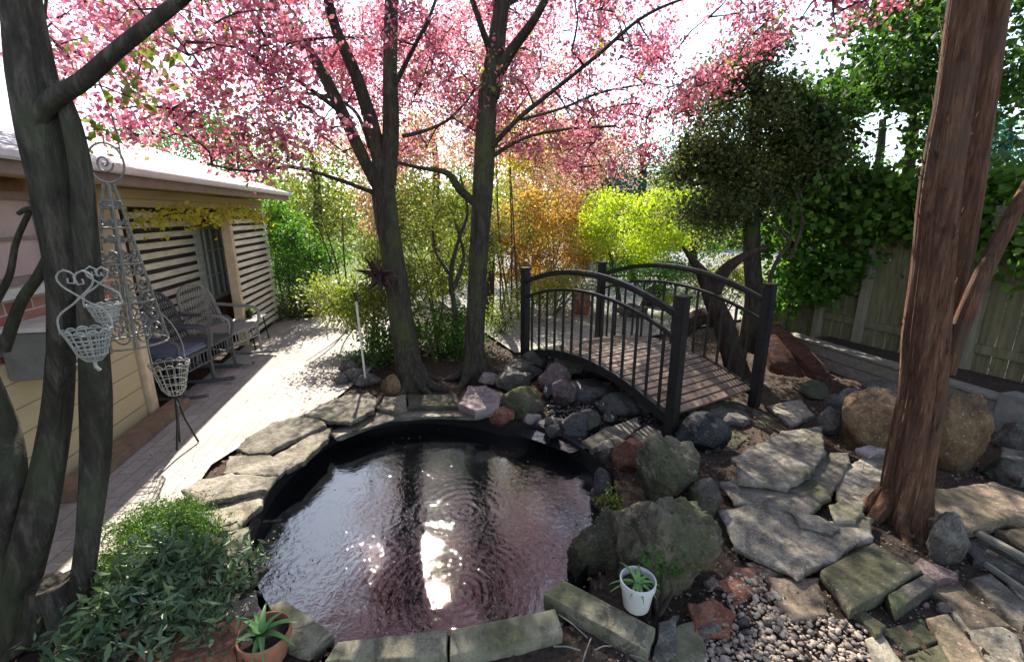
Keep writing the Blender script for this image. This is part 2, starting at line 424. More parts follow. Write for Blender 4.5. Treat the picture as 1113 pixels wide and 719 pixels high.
def shrub(name, label, cat, base, c, r, mat, K=40, n=90, size=.05, sig=.12, group=None, stems=3, stem_mat=None, aspect=.5, hollow=.35, keep=None, drop=0., upbias=.3):
    root = empty(name, label, cat, base, group)
    cs = ell_centers(c, r, K, hollow, keep)
    mb = MB(); nodes = []
    for i in range(stems):
        a = Vector(base)+Vector((random.uniform(-.08, .08), random.uniform(-.08, .08), -.03))
        e = Vector(c)+Vector((random.uniform(-.5, .5)*r[0], random.uniform(-.5, .5)*r[1], random.uniform(-.3, .3)*r[2]))
        P = spline([a, (a+e)/2+Vector((random.uniform(-.1, .1), random.uniform(-.1, .1), .05)), e], .12)
        w = .012+.008*max(r)
        mb.tube(P, [w*(1-.6*k/(len(P)-1)) for k in range(len(P))], 6, False); nodes += P[2:] or P
    grow(mb, nodes, cs, .010)
    mb.build('stems', stem_mat or M['twig'], root)
    leaf_mesh('foliage', blob_points(cs, n, sig), size, mat, root, aspect, upbias, drop)
    return root

# ------------------------------------------------------------------ WORLD / CAMERA / SUN
SUN_AZ, SUN_EL = R(-14), R(42)
w = bpy.data.worlds.new('World'); sc.world = w; w.use_nodes = True
nt = w.node_tree; nt.nodes.clear()
wo = nt.nodes.new('ShaderNodeOutputWorld'); bg = nt.nodes.new('ShaderNodeBackground')
sky = nt.nodes.new('ShaderNodeTexSky'); sky.sky_type = 'NISHITA'; sky.sun_disc = False
sky.sun_elevation = SUN_EL; sky.sun_rotation = SUN_AZ
sky.air_density = 1.0; sky.dust_density = .25; sky.ozone_density = 1.0
hz_ = nt.nodes.new('ShaderNodeHueSaturation'); hz_.inputs['Saturation'].default_value = .68; nt.links.new(sky.outputs[0], hz_.inputs['Color']); nt.links.new(hz_.outputs[0], bg.inputs[0]); bg.inputs[1].default_value = .12
nt.links.new(bg.outputs[0], wo.inputs[0])
sd = bpy.data.lights.new('sun', 'SUN'); sd.energy = 5.0; sd.angle = R(.6); sd.color = (1, .93, .80)
so = bpy.data.objects.new('sun', sd); COL.objects.link(so)
sdir = Vector((math.sin(SUN_AZ)*math.cos(SUN_EL), math.cos(SUN_AZ)*math.cos(SUN_EL), math.sin(SUN_EL)))
so.rotation_euler = sdir.to_track_quat('Z', 'Y').to_euler()
so.location = sdir*30
cd = bpy.data.cameras.new('camera'); co = bpy.data.objects.new('camera', cd); COL.objects.link(co)
co.location = (0, 0, H); co.rotation_euler = (R(90)-PITCH, 0, 0)
cd.sensor_width = 36; cd.lens = 36*F/1113; cd.clip_end = 1000; cd.clip_start = .02
sc.camera = co
sc.view_settings.view_transform = 'Standard'; sc.view_settings.look = 'None'
sc.view_settings.exposure = 1.75; sc.view_settings.gamma = 1
try:
    sc.cycles.use_denoising = True; sc.cycles.max_bounces = 8; sc.cycles.transparent_max_bounces = 4
    sc.cycles.diffuse_bounces = 4; sc.cycles.caustics_reflective = False; sc.cycles.caustics_refractive = False
    sc.cycles.sample_clamp_indirect = 6
except Exception: pass

# ------------------------------------------------------------------ GROUND
POND = [(268, 600), (268, 575), (285, 535), (303, 510), (330, 485), (360, 465), (400, 450), (450, 443), (500, 446), (545, 455), (585, 462),
        (625, 480), (655, 505), (668, 545), (655, 590), (628, 625), (607, 660), (550, 676), (487, 688), (420, 694), (352, 700), (300, 665), (278, 630)]
pond = [G(x, y) for x, y in POND]
WZ = -.16
def inside(p, poly):
    x, y = p[0], p[1]; c = False; n = len(poly); j = n-1
    for i in range(n):
        xi, yi, xj, yj = poly[i][0], poly[i][1], poly[j][0], poly[j][1]
        if (yi > y) != (yj > y) and x < (xj-xi)*(y-yi)/(yj-yi)+xi: c = not c
        j = i
    return c
pc = sum(pond, Vector())/len(pond)
pond_big = [pc+(p-pc)*(1+.05/(p-pc).length) for p in pond]
A0 = Vector((-3.26, 3.79, 0))       # foot of the porch post
def wall(s, z=0, off=0): return A0+HD*s+HN*off+Vector((0, 0, z))
patio = [wall(-5.5), wall(5.2), wall(9), Vector((-2.2, 12.6, 0)), Vector((-1.9, 9.5, 0)), G(425, 372), G(400, 405), G(350, 445), G(285, 470), G(230, 505), G(205, 540), G(205, 570),
         G(120, 605), G(40, 680), Vector((-2.4, .2, 0)), Vector((-2.6, -1.6, 0))]
stream = [G(545, 470), G(590, 400), G(640, 385), G(700, 420), G(735, 470), G(690, 500), G(640, 510)]
def gh(x, y):
    if inside((x, y), pond_big): return -.55
    if inside((x, y), patio): return -.03
    r = math.hypot(x, y-3)
    n = noise.noise(Vector((x*2.1, y*2.1, 0)))*.025+noise.noise(Vector((x*9, y*9, 3)))*.012
    if inside((x, y), stream): return -.05+n+.05*max(0, y-3.6)
    if x > .9 and y < 5: n += .02
    return n-.012 if r < 9 else -.02
def axis(lo, hi, fine, step, far):
    a = list(np.arange(lo, hi, step)); s = step
    x = hi
    while x < far: a.append(x); s *= 1.35; x += s
    a.append(far); x = lo; s = step
    while x > -far: s *= 1.35; x -= s; a.insert(0, max(x, -far))
    return a
xs = axis(-3.2, 5.0, 0, .045, 250); ys = axis(.4, 7.0, 0, .045, 250)
mb = MB(); nx = len(xs)
for y in ys:
    for x in xs: mb.v.append((x, y, gh(x, y)))
for j in range(len(ys)-1):
    for i in range(nx-1): mb.f.append((j*nx+i, j*nx+i+1, (j+1)*nx+i+1, (j+1)*nx+i))
tag(mb.build('ground', M['soil']), kind='structure')

def sheet(name, poly, z, mat, step=None):
    bm = bmesh.new(); vs = [bm.verts.new((p[0], p[1], z)) for p in poly]
    f = bm.faces.new(vs); bm.normal_update()
    if f.normal.z < 0: f.normal_flip()
    bmesh.ops.triangulate(bm, faces=bm.faces[:])
    me = bpy.data.meshes.new(name); bm.to_mesh(me); bm.free(); me.materials.append(mat)
    o = bpy.data.objects.new(name, me); link(o); return tag(o, kind='structure')
sheet('patio', patio, .004, M['paver'])
sheet('pond_water', pond_big, WZ, M['water'])
mb = MB(); n = len(pond)
LP = spline([*pond, pond[0]], .06)
mb.v = [(p.x, p.y, z) for z in (-.012, -.5) for p in LP]; n = len(LP)
mb.f = [(i, (i+1) % n, n+(i+1) % n, n+i) for i in range(n)]
tag(mb.build('pond_liner', M['liner']), kind='structure')
sheet('path', [G(560, 385), G(700, 368), Vector((4.5, 8, 0)), Vector((6.0, 13, 0)), Vector((-1.0, 13, 0)), Vector((-1.6, 9.6, 0)), Vector((-.6, 7.2, 0))], .024, M['path'])
sheet('road', [Vector((-2, 14, 0)), Vector((30, 11, 0)), Vector((40, 22, 0)), Vector((-2, 24, 0))], .03, M['asphalt'])
# stream sheet under the bridge
tag(sheet('stream_water', [G(560, 478, -.1), G(610, 440), G(650, 405), G(690, 425), G(700, 455), G(650, 478), G(620, 500, -.1)], -.035, M['water']), kind='structure')

# ------------------------------------------------------------------ STONES
def slab(px, z, th, mat, label, cat='flagstone', name='flagstone', amp=.006, tilt=(0, 0), seed=None, rnd=.012, square=False, group=None):
    P = [G(x, y, z) for x, y in px]; c = sum(P, Vector())/len(P)
    sd_ = seed if seed is not None else int(c.x*977+c.y*331)
    # resample outline
    out = []; n = len(P)
    for i in range(n):
        a, b = P[i], P[(i+1) % n]; k = max(2, int((b-a).length/.018))
        for j in range(k):
            t = j/k; q = a.lerp(b, t)
            nn = Vector((b.y-a.y, a.x-b.x, 0)).normalized()
            e = (noise.noise(Vector((q.x*11, q.y*11, sd_)))*rnd+noise.noise(Vector((q.x*40, q.y*40, sd_)))*rnd*.35)*(.35 if square else 1)
            if not square: # round the corner a little
                e -= rnd*.9*max(0, 1-min(t, 1-t)*(b-a).length/.03)
            out.append(q+nn*e)
    # ensure CCW
    area = sum(out[i].x*out[(i+1) % len(out)].y-out[(i+1) % len(out)].x*out[i].y for i in range(len(out)))
    if area < 0: out.reverse()
    m = len(out); mb = MB()
    rings = [(.0, 0), (.2, 0), (.4, 0), (.58, 0), (.74, 0), (.87, 0), (.95, -.002), (.985, -.006), (1.0, -.014), (1.004, -.45*th), (.985, -.8*th), (.93, -th)]
    for s, dz in rings:
        for q in out:
            p = c.lerp(q, s) if s > 0 else c.copy()
            zz = z+dz+(p.x-c.x)*tilt[0]+(p.y-c.y)*tilt[1]
            if dz > -.02:
                v = noise.noise(Vector((p.x*5, p.y*5, sd_)))+.5*noise.noise(Vector((p.x*16, p.y*16, sd_)))
                lay = math.floor(v*3)/3.0
                zz += amp*(v*.8+lay*.9)*(0.3 if square else 1)
            elif dz > -.95*th:
                p = p+ (p-c).normalized()*noise.noise(Vector((p.x*20, p.y*20, dz*60)))*rnd*.7
            mb.v.append((p.x, p.y, zz))
    for i in range(len(rings)-1):
        for k in range(m):
            k2 = (k+1) % m
            mb.f.append((i*m+k, (i+1)*m+k, (i+1)*m+k2, i*m+k2))
    mb.f.append(tuple((len(rings)-1)*m+k for k in range(m))[::-1])
    o = mb.build(name, mat); tag(o, label, cat, group); return o

def boulder(c, r, mat, label, name='boulder', cat='boulder', cuts=7, seed=1, sub=4, amp=.16, group=None, yaw=0, parent=None):
    rs = random.Random(seed)
    bm = bmesh.new(); bmesh.ops.create_icosphere(bm, subdivisions=sub, radius=1)
    planes = []
    for i in range(cuts):
        v = Vector((rs.gauss(0, 1), rs.gauss(0, 1), rs.gauss(0, 1))).normalized(); planes.append((v, rs.uniform(.62, .88)))
    cy, sy = math.cos(yaw), math.sin(yaw)
    for v in bm.verts:
        p = v.co.copy()
        for n_, d_ in planes:
            k = p.dot(n_)
            if k > d_: p -= n_*(k-d_)*.92
        q = p*1.3+Vector((seed*3.1, 0, 0))
        p *= 1+amp*noise.noise(q)+amp*.5*noise.noise(q*3.1)+amp*.3*noise.noise(q*8)+amp*.12*noise.noise(q*19)
        p = Vector((p.x*r[0], p.y*r[1], p.z*r[2]))
        v.co = Vector((p.x*cy-p.y*sy, p.x*sy+p.y*cy, p.z))+Vector(c)
    me = bpy.data.meshes.new(name); bm.to_mesh(me); bm.free(); me.materials.append(mat); me.shade_smooth()
    try: me.set_sharp_from_angle(angle=R(32))
    except Exception: pass
    o = bpy.data.objects.new(name, me); link(o, parent)
    if label: tag(o, label, cat, group)
    return o
def rock(px, py, rx, ry, mat, label, seed=1, name='boulder', cat='boulder', zb=0., yk=.85, cuts=7, amp=.16, sub=4, yaw=0, group=None, dz=0):
    base = G(px, py+ry, zb); t = depth(base)
    rad = rx/F*t/wide(px, py); Y = base.y+rad*yk*.7
    c = at(px, py, Y); rz = ry/F*t*1.12
    return boulder((c.x, Y, c.z+dz), (rad*1.08, rad*yk, rz*1.08), mat, label, name, cat, cuts, seed, sub, amp, group, yaw)

S = slab
# --- left coping of the pond
S([(257,486),(267,475),(297,458),(331,450),(356,449),(354,461),(320,476),(292,490),(270,492)], .065, .05, M['slab'], 'long flat grey flagstone on the patio side of the pond, reaching over its neighbours', amp=.007)
S([(331,450),(347,438),(375,429),(400,426),(411,433),(406,445),(381,458),(358,456)], .085, .05, M['slab'], 'round-ended grey flagstone on the far left bend of the pond edge', amp=.007)
S([(292,498),(317,484),(347,464),(360,463),(356,476),(330,500),(312,510)], .035, .05, M['slab_pale'], 'narrow flagstone tucked under the long grey one at the pond lip')
S([(243,513),(248,495),(285,489),(300,497),(318,503),(304,515),(275,516)], .045, .045, M['slab'], 'cracked grey flagstone at the patio edge below the long flat one')
S([(198,532),(215,521),(250,514),(302,516),(290,530),(250,540),(215,546)], .06, .04, M['slab'], 'thin layered grey flagstone on top of the left pond coping')
S([(213,546),(250,538),(290,530),(283,548),(258,574),(236,577)], .02, .05, M['slab_pale'], 'greyish flagstone beside the black wedge on the left pond rim')
S([(247,577),(270,571),(274,600),(268,606),(244,604)], .02, .08, M['concrete'], 'pale concrete block on the left pond rim just below the flagstones', 'concrete block', 'edging_block', square=True)
S([(233,606),(268,607),(272,640),(236,640)], .02, .08, M['concrete'], 'sunlit pale concrete block in the middle of the left pond rim', 'concrete block', 'edging_block', square=True)
S([(238,643),(276,642),(285,665),(258,676),(240,672)], .015, .08, M['slab_pale'], 'pale worn block behind the terracotta aloe pot', 'concrete block', 'edging_block')
S([(291,657),(309,650),(362,687),(335,712),(313,702)], .03, .09, M['concrete'], 'short concrete block set diagonally right of the terracotta aloe pot', 'concrete block', 'edging_block', square=True)
S([(241,691),(250,684),(262,704),(248,711)], .03, .06, M['slab_pale'], 'small bright stone chip left of the terracotta aloe pot', 'stone', 'stone')
S([(366,696),(486,683),(486,712),(352,718)], .06, .12, M['concrete'], 'long concrete edging block at the bottom left of the pond', 'concrete block', 'edging_block', square=True)
S([(489,683),(604,660),(612,684),(489,712)], .06, .13, M['concrete'], 'long concrete edging block with lit patches at the near tip of the pond', 'concrete block', 'edging_block', square=True)
S([(591,645),(611,628),(713,681),(704,707)], .07, .11, M['concrete'], 'long concrete edging block laid diagonally under the white plant pot', 'concrete block', 'edging_block', square=True)
S([(718,676),(736,665),(733,712),(712,716)], .03, .08, M['rock_grey'], 'small upright grey block at the right end of the diagonal edging block', 'concrete block', 'edging_block')
# --- far edge of the pond
S([(411,442),(418,431),(441,427),(442,443),(430,447)], .05, .05, M['slab_pale'], 'small square flagstone at the foot of the left middle tree')
S([(443,428),(496,428),(502,440),(444,441)], .06, .05, M['slab_moss'], 'straight mossy flagstone on the far pond edge between the two middle trees')
S([(356,468),(400,448),(442,441),(520,444),(525,451),(470,449),(420,453),(365,474)], .008, .05, M['slab'], 'thin lower course of stone curving along the far pond lip', rnd=.006)
S([(500,437),(509,419),(529,418),(546,427),(542,441),(517,446)], .10, .10, M['rock_pink'], 'thick pinkish flat stone at the foot of the right middle tree', 'stone', 'stone')
# --- stepping stones on the right
S([(797,496),(850,467),(893,461),(897,490),(880,513),(855,527),(805,520)], .16, .06, M['slab'], 'large streaked flagstone on top of the stepping stones by the bridge foot', amp=.008)
S([(783,524),(810,516),(852,532),(893,505),(905,490),(923,490),(924,502),(902,540),(878,559),(800,545)], .10, .05, M['slab'], 'wide flagstone step just under the topmost stepping stone', amp=.008)
S([(783,553),(825,545),(870,562),(905,566),(947,560),(948,580),(905,608),(868,623),(800,592)], .09, .055, M['slab'], 'broad pale grey flagstone step, lowest of the big steps near the gravel', amp=.008)
S([(903,548),(915,540),(936,556),(930,566),(908,566)], .115, .03, M['slab_pale'], 'small bright stone chip on the lowest big step', 'stone', 'stone')
S([(858,552),(890,560),(912,572),(905,578),(870,570)], .112, .02, M['slab'], 'thin grey slate shard lying on the lowest big step', 'stone', 'stone')
S([(905,522),(930,500),(945,488),(965,495),(958,540),(935,556),(912,548)], .08, .05, M['slab'], 'pale flagstone wedged left of the red-barked trunk')
S([(1012,530),(1080,523),(1113,535),(1130,552),(1113,560),(1050,573),(1012,562)], .14, .08, M['slab_brown'], 'large brownish flagstone right of the red-barked trunk')
S([(835,626),(890,626),(902,668),(862,672),(846,655)], .04, .05, M['slab_brown'], 'brown mossy flagstone set flat beside the gravel')
S([(892,618),(950,588),(1003,618),(955,648),(925,662)], .10, .07, M['slab_moss'], 'square mossy paver with a sunny patch in front of the red-barked trunk', square=True)
S([(780,632),(800,616),(828,615),(832,640),(800,656)], .03, .04, M['rock_red'], 'dull reddish flat stone at the upper edge of the gravel', 'stone', 'stone')
S([(748,655),(775,650),(800,665),(792,690),(758,686)], .03, .04, M['rock_red'], 'dark red flat stone left of the gravel', 'stone', 'stone')
S([(730,680),(762,670),(768,719),(728,735)], .02, .06, M['concrete'], 'lit concrete paver at the bottom edge beside the gravel', 'paver', 'paver', square=True)
S([(964,645),(1008,622),(1020,632),(975,662)], .09, .08, M['rock_dark'], 'dark wet-looking brick lying on edge in front of the mossy paver', 'brick', 'brick', square=True)
S([(926,664),(935,658),(962,678),(955,690)], .06, .06, M['slab_moss'], 'narrow mossy edging stone under the mossy paver', 'stone', 'stone')
S([(1000,606),(1040,622),(1042,630),(1015,630),(995,615)], .07, .05, M['rock_purple'], 'long purplish stone at the foot of the red-barked trunk', 'stone', 'stone')
S([(1036,588),(1072,580),(1135,612),(1113,628),(1062,606)], .06, .07, M['rock_dark'], 'dark slate slab under the weathered plank at the right edge')
S([(1085,575),(1113,572),(1150,590),(1130,600)], .10, .06, M['slab_brown'], 'brownish slab corner cut by the right edge above the dark slate')
S([(1090,485),(1130,490),(1150,515),(1113,520),(1085,505)], .12, .07, M['rock_grey'], 'grey flat stone at the right edge under the fence end post')
S([(905,590),(935,586),(952,598),(925,614),(905,610)], .05, .05, M['slab_brown'], 'small brown slab wedged between the lowest big step and the mossy paver')
S([(840,600),(868,622),(836,626),(812,612)], .03, .04, M['slab_brown'], 'narrow brown stone under the edge of the lowest big step')
pv = 'worn clay paving bricks in the corner'
S([(1005,670),(1030,665),(1086,735),(1050,745)], .035, .06, M['slab_brown'], 'long tan paving brick laid diagonally in the bottom right corner', 'paving brick', 'paving_brick', square=True)
S([(1033,664),(1050,655),(1108,690),(1120,735),(1092,738)], .03, .06, M['slab'], 'greyish paving brick right of the long tan one', 'paving brick', 'paving_brick', square=True)
S([(1000,635),(1040,632),(1100,680),(1055,684),(1038,662)], .035, .06, M['slab_brown'], 'wide brown paving brick above the long tan one', 'paving brick', 'paving_brick', square=True)
S([(1052,628),(1076,621),(1130,668),(1113,680)], .045, .06, M['slab'], 'pale grey paving brick nearest the long weathered plank', 'paving brick', 'paving_brick', square=True)
S([(962,682),(1000,672),(1020,695),(985,708)], .03, .06, M['slab_moss'], 'short greenish paving brick left of the long tan one', 'paving brick', 'paving_brick', square=True)
S([(985,711),(1022,698),(1045,740),(1000,750)], .03, .06, M['slab_moss'], 'dark green paving brick cut by the bottom of the picture', 'paving brick', 'paving_brick', square=True)
S([(940,692),(958,686),(1000,745),(960,750)], .04, .06, M['slab_pale'], 'sunlit pale paving brick at the lower edge right of the gravel', 'paving brick', 'paving_brick', square=True)
S([(1095,632),(1113,640),(1150,665),(1150,690),(1125,672)], .03, .06, M['slab'], 'grey paving brick cut by the right edge of the picture', 'paving brick', 'paving_brick', square=True)
# --- rocks round the stream
RK = rock
RK(603,411,17,13,M['rock_purple'],'round purplish-brown cobble on the rock pile under the bridge',11,cuts=3,zb=.05)
RK(611,427,14,12,M['rock_purple'],'smaller round brown cobble just below the purplish one',12,cuts=3,zb=.04)
RK(618,395,26,18,M['rock_dark'],'dark angular rock against the bridge foot behind the round cobbles',13,zb=.03)
RK(556,414,18,14,M['rock_dark'],'dark rock with pale top behind the pinkish flat stone',14,zb=.03)
RK(569,440,22,17,M['rock_moss'],'mossy dark rock at the far right corner of the pond',15,zb=-.05)
RK(546,452,13,9,M['rock_red'],'rusty red rock at the waterline on the far edge',16,zb=-.05)
RK(532,411,12,6,M['rock_pink'],'flat pink stone on top of the thick pinkish one',17,zb=.1)
RK(578,456,10,8,M['rock_pink'],'pale pink stone wedged at the waterline by the mossy dark rock',18,zb=-.08)
RK(645,400,22,14,M['rock_wet'],'black wet rock directly under the middle of the bridge',19,zb=.0)
RK(585,392,16,11,M['rock_dark'],'flat dark stone beside the far left bridge post',20,zb=.03)
RK(571,398,20,8,M['rock_grey'],'grey stone under the far left bridge post',21,zb=.0,cuts=4)
RK(600,466,20,15,M['rock_wet'],'black wet rock where the stream drops into the pond',22,zb=-.18)
RK(627,470,18,20,M['rock_wet'],'tall wet rock beside the little cascade',23,zb=-.18)
RK(640,458,15,11,M['rock_dark'],'dark stone above the little cascade',24,zb=-.02)
RK(667,500,24,22,M['rock_dark'],'dark rock overhanging the right side of the water',25,zb=-.18)
RK(685,494,19,20,M['rock_red'],'orange-brown rock left of the big mossy boulder',26,zb=-.02)
RK(672,440,20,12,M['rock_wet'],'dark wet rock under the near half of the bridge',27)
RK(700,440,14,10,M['rock_wet'],'small black rock by the stringer of the bridge',28)
RK(765,472,28,20,M['rock_blue'],'blue-black rock right of the near bridge post',29)
RK(790,455,26,10,M['rock_grey'],'flat grey rock under the near end of the bridge deck',30,cuts=5)
RK(640,425,26,12,M['rock_wet'],'low wet rock in the bed of the stream',31)
RK(655,535,16,22,M['rock_wet'],'wet black rock at the right waterline',32,zb=-.2)
S([(634,479),(655,465),(692,453),(697,462),(672,481),(645,486)], .06, .05, M['slab'], 'grey-green flat stone spanning the top of the little cascade')
S([(686,471),(705,461),(718,468),(723,479),(703,484)], .09, .05, M['slab_pale'], 'bright flat stone at the base of the near bridge post')
S([(740,445),(800,432),(845,455),(800,485),(768,490)], .02, .05, M['slab_moss'], 'wide mossy ground stone at the near end of the bridge')
S([(835,440),(870,432),(885,450),(860,462)], .05, .05, M['slab_pale'], 'pale sun-streaked stone beyond the bridge foot')
# big mossy mass
RK(722,512,38,38,M['rock_moss'],'big grey mossy boulder at the foot of the near bridge post',40,cuts=10,zb=-.02,amp=.22,sub=5)
S([(667,556),(694,545),(757,542),(762,552),(735,574),(694,580),(674,578)], .30, .12, M['slab_moss'], 'thick flat mossy stone lying on the large lower mound', 'stone', 'stone', amp=.01)
RK(720,605,62,62,M['rock_moss'],'large brown mossy boulder right behind the white plant pot',41,zb=-.05,amp=.3,sub=5,cuts=12,yk=.8)
RK(655,600,40,46,M['rock_moss'],'sloping tan and green boulder dropping into the pond beside the white pot',42,cuts=12,zb=-.2,amp=.3,sub=5,yk=.7)
RK(765,545,22,22,M['rock_dark'],'dark rock between the mossy boulder and the stepping stones',43)
# right hand boulders
RK(947,462,44,36,M['rock_tan'],'big rounded tan boulder left of the red-barked trunk',50,amp=.1,cuts=5,sub=5)
RK(1042,474,40,42,M['rock_tan'],'big brown boulder right of the red-barked trunk',51,amp=.1,cuts=5,sub=5)
RK(902,459,14,14,M['rock_grey'],'grey cobble touching the left of the tan boulder',52,cuts=3)
RK(908,440,14,11,M['rock_grey'],'grey cobble above the one that touches the tan boulder',53,cuts=3)
RK(922,430,15,8,M['rock_grey'],'uppermost grey cobble left of the tan boulder',54,cuts=3)
RK(962,424,26,9,M['rock_grey'],'flat grey stone behind the tan boulder',55,cuts=4,zb=.12)
RK(1100,475,20,18,M['rock_grey'],'grey rock at the right edge beyond the brown boulder',56)
RK(1032,588,26,30,M['rock_grey'],'upright dark grey rock against the right side of the red-barked trunk',57,cuts=8)
RK(1095,515,30,14,M['rock_dark'],'dark low rock behind the large brownish flagstone',58)
RK(885,425,18,10,M['rock_dark'],'dark stone at the foot of the retaining wall',59)
S([(932,487),(952,482),(962,487),(945,492)], .12, .05, M['rock_pink'], 'small pale brick-like stone under the tan boulder', 'stone', 'stone')
# grey stones by tree A
for i,(x,y,rx,ry,l) in enumerate([(385,408,14,7,'flat grey stone, lowest in the little heap left of the left middle tree'),(379,399,12,6,'thin grey stone in the middle of the heap left of the left middle tree'),
    (399,413,15,6,'pale grey stone at the right of the heap by the left middle tree'),(371,412,9,6,'small grey stone at the patio end of the heap'),(426,420,12,11,'rounded tan stone touching the left middle tree'),
    (392,392,11,6,'top grey stone of the heap behind the white stake')]):
    RK(x,y,rx,ry,M['rock_grey' if i!=4 else 'rock_tan'],l,60+i,'stone','stone',cuts=6,sub=3)
# loose small stones
rs = random.Random(5)
lg = 'small loose stones half buried between the slabs'
cand = []
for i in range(400):
    px, py = rs.uniform(690, 1110), rs.uniform(430, 700)
    p = G(px, py)
    if inside((p.x, p.y), pond_big): continue
    cand.append((px, py))
for i, (px, py) in enumerate(cand[:46]):
    r_ = rs.uniform(5, 10)
    RK(px, py, r_, r_*.75, M[rs.choice(['rock_dark', 'rock_grey', 'rock_dark', 'rock_purple'])], 'small loose stone half buried in dark soil among the slabs', 100+i, 'small_stone', 'stone', sub=2, group=lg)
for i in range(30):
    px, py = rs.uniform(560, 735), rs.uniform(395, 500)
    p = G(px, py, -.03)
    if inside((p.x, p.y), pond_big): continue
    RK(px, py, rs.uniform(6, 11), rs.uniform(4, 8), M['rock_wet'], 'small black wet stone in the stream bed under the bridge', 200+i, 'wet_stone', 'stone', sub=2, group='small wet stones in the stream bed')

# gravel (uncountable) - white/pink pebbles
def pebbles(name, region, N, r0, r1, mat, zoff=.01, seed=3):
    rs = random.Random(seed); bm = bmesh.new(); bmesh.ops.create_icosphere(bm, subdivisions=2, radius=1)
    bv = np.array([v.co[:] for v in bm.verts]); bf = np.array([[v.index for v in f.verts] for f in bm.faces]); bm.free()
    vs = []; fs = []; k = 0; tries = 0
    while k < N and tries < N*20:
        tries += 1
        px = rs.uniform(min(r[0] for r in region), max(r[0] for r in region)); py = rs.uniform(min(r[1] for r in region), max(r[1] for r in region))
        if not inside((px, py), region): continue
        p = G(px, py); r = rs.uniform(r0, r1)**1
        if rs.random() < .8: r = r0+(r-r0)*.45
        q = bv*(1+.18*rng.normal(size=(len(bv), 1))*0.6)*np.array([r*rs.uniform(.8, 1.5), r*rs.uniform(.7, 1.1), r*rs.uniform(.5, .8)])
        th = rs.uniform(0, 6.28); c, s = math.cos(th), math.sin(th)
        q = np.stack([q[:, 0]*c-q[:, 1]*s, q[:, 0]*s+q[:, 1]*c, q[:, 2]], 1)+np.array([p.x, p.y, gh(p.x, p.y)+zoff+r*.3+rs.uniform(0, r*.6)])
        vs.append(q); fs.append(bf+k*len(bv)); k += 1
    V = np.concatenate(vs); Fq = np.concatenate(fs)
    me = bpy.data.meshes.new(name); me.from_pydata(V.tolist(), [], Fq.tolist()); me.materials.append(mat); me.shade_smooth()
    o = bpy.data.objects.new(name, me); link(o); return o
def m_pebble(name, cols, rough=.6):
    m, nt, out = newmat(name); g = nt.nodes.new('ShaderNodeNewGeometry')
    c = ramp(nt, g.outputs['Random Per Island'], cols)
    c = mixc(nt, .3, c, ramp(nt, nz(nt, 80, 4, .6), [(.08, .07, .06), (.6, .55, .5)], [.35, .65]))
    principled(nt, out, c, rough, .4, bump(nt, nz(nt, 150, 3), .3, .002)); return m
M['pebble'] = m_pebble('pebble', [(.11, .06, .04), (.24, .165, .11), (.16, .09, .06), (.40, .32, .235), (.05, .032, .022), (.19, .125, .085)])
M['pebble_dark'] = m_pebble('dark_pebble', [(.02, .02, .02), (.06, .055, .05), (.12, .11, .10), (.03, .03, .03)], .3)
tag(pebbles('gravel', [(770, 640), (830, 610), (860, 668), (905, 672), (940, 690), (950, 730), (760, 735), (762, 690)], 1150, .004, .017, M['pebble']), 'pale pink and white pebbles spread in front of the stepping stones', kind='stuff', cat='gravel')
tag(pebbles('stream_gravel', [(585, 400), (640, 385), (700, 410), (725, 455), (690, 470), (640, 470), (600, 460)], 900, .008, .018, M['pebble_dark'], 0.01, 9), 'dark wet pebbles in the stream bed below the bridge', kind='stuff', cat='gravel')
tag(pebbles('soil_grit', [(690, 480), (800, 440), (1113, 440), (1113, 735), (620, 735), (700, 640), (760, 640)], 1800, .003, .010, M['pebble_dark'], 0.004, 10), 'scattered dark grit and small stones on the soil of the rockery', kind='stuff', cat='gravel')
# leaf litter
pts = []
while len(pts) < 9000:
    x, y = random.uniform(-2.6, 5), random.uniform(.9, 7.5)
    if inside((x, y), patio) or inside((x, y), pond_big): continue
    pts.append((x, y, gh(x, y)+random.uniform(.004, .022)))
tag(leaf_mesh('leaf_litter', pts, .028, M['litter'], None, .6, 3.0), 'dry brown leaves and twigs littering the soil around the pond', 'leaf litter', kind='stuff')
pts = []
while len(pts) < 1300:
    s_, o_ = random.uniform(-2, 6), random.uniform(.3, 2.6)
    p = wall(s_, 0, o_)
    if inside(p, patio): pts.append((p.x, p.y, .008))
tag(leaf_mesh('fallen_petals', pts, .014, M['leaf_rose'], None, .7, 4.0), 'tiny fallen pink petals sprinkled over the patio', 'petals', kind='stuff')

pts = []
while len(pts) < 170:
    p = G(random.uniform(290, 650), random.uniform(455, 690), WZ+.002)
    if inside(p, pond) and noise.noise(Vector((p.x*2.5, p.y*2.5, 7))) > .02: pts.append(tuple(p))
tag(leaf_mesh('floating_petals', pts, .014, M['leaf_rose'], None, .7, 6.0), 'small fallen petals floating in drifts on the pond', 'petals', kind='stuff')

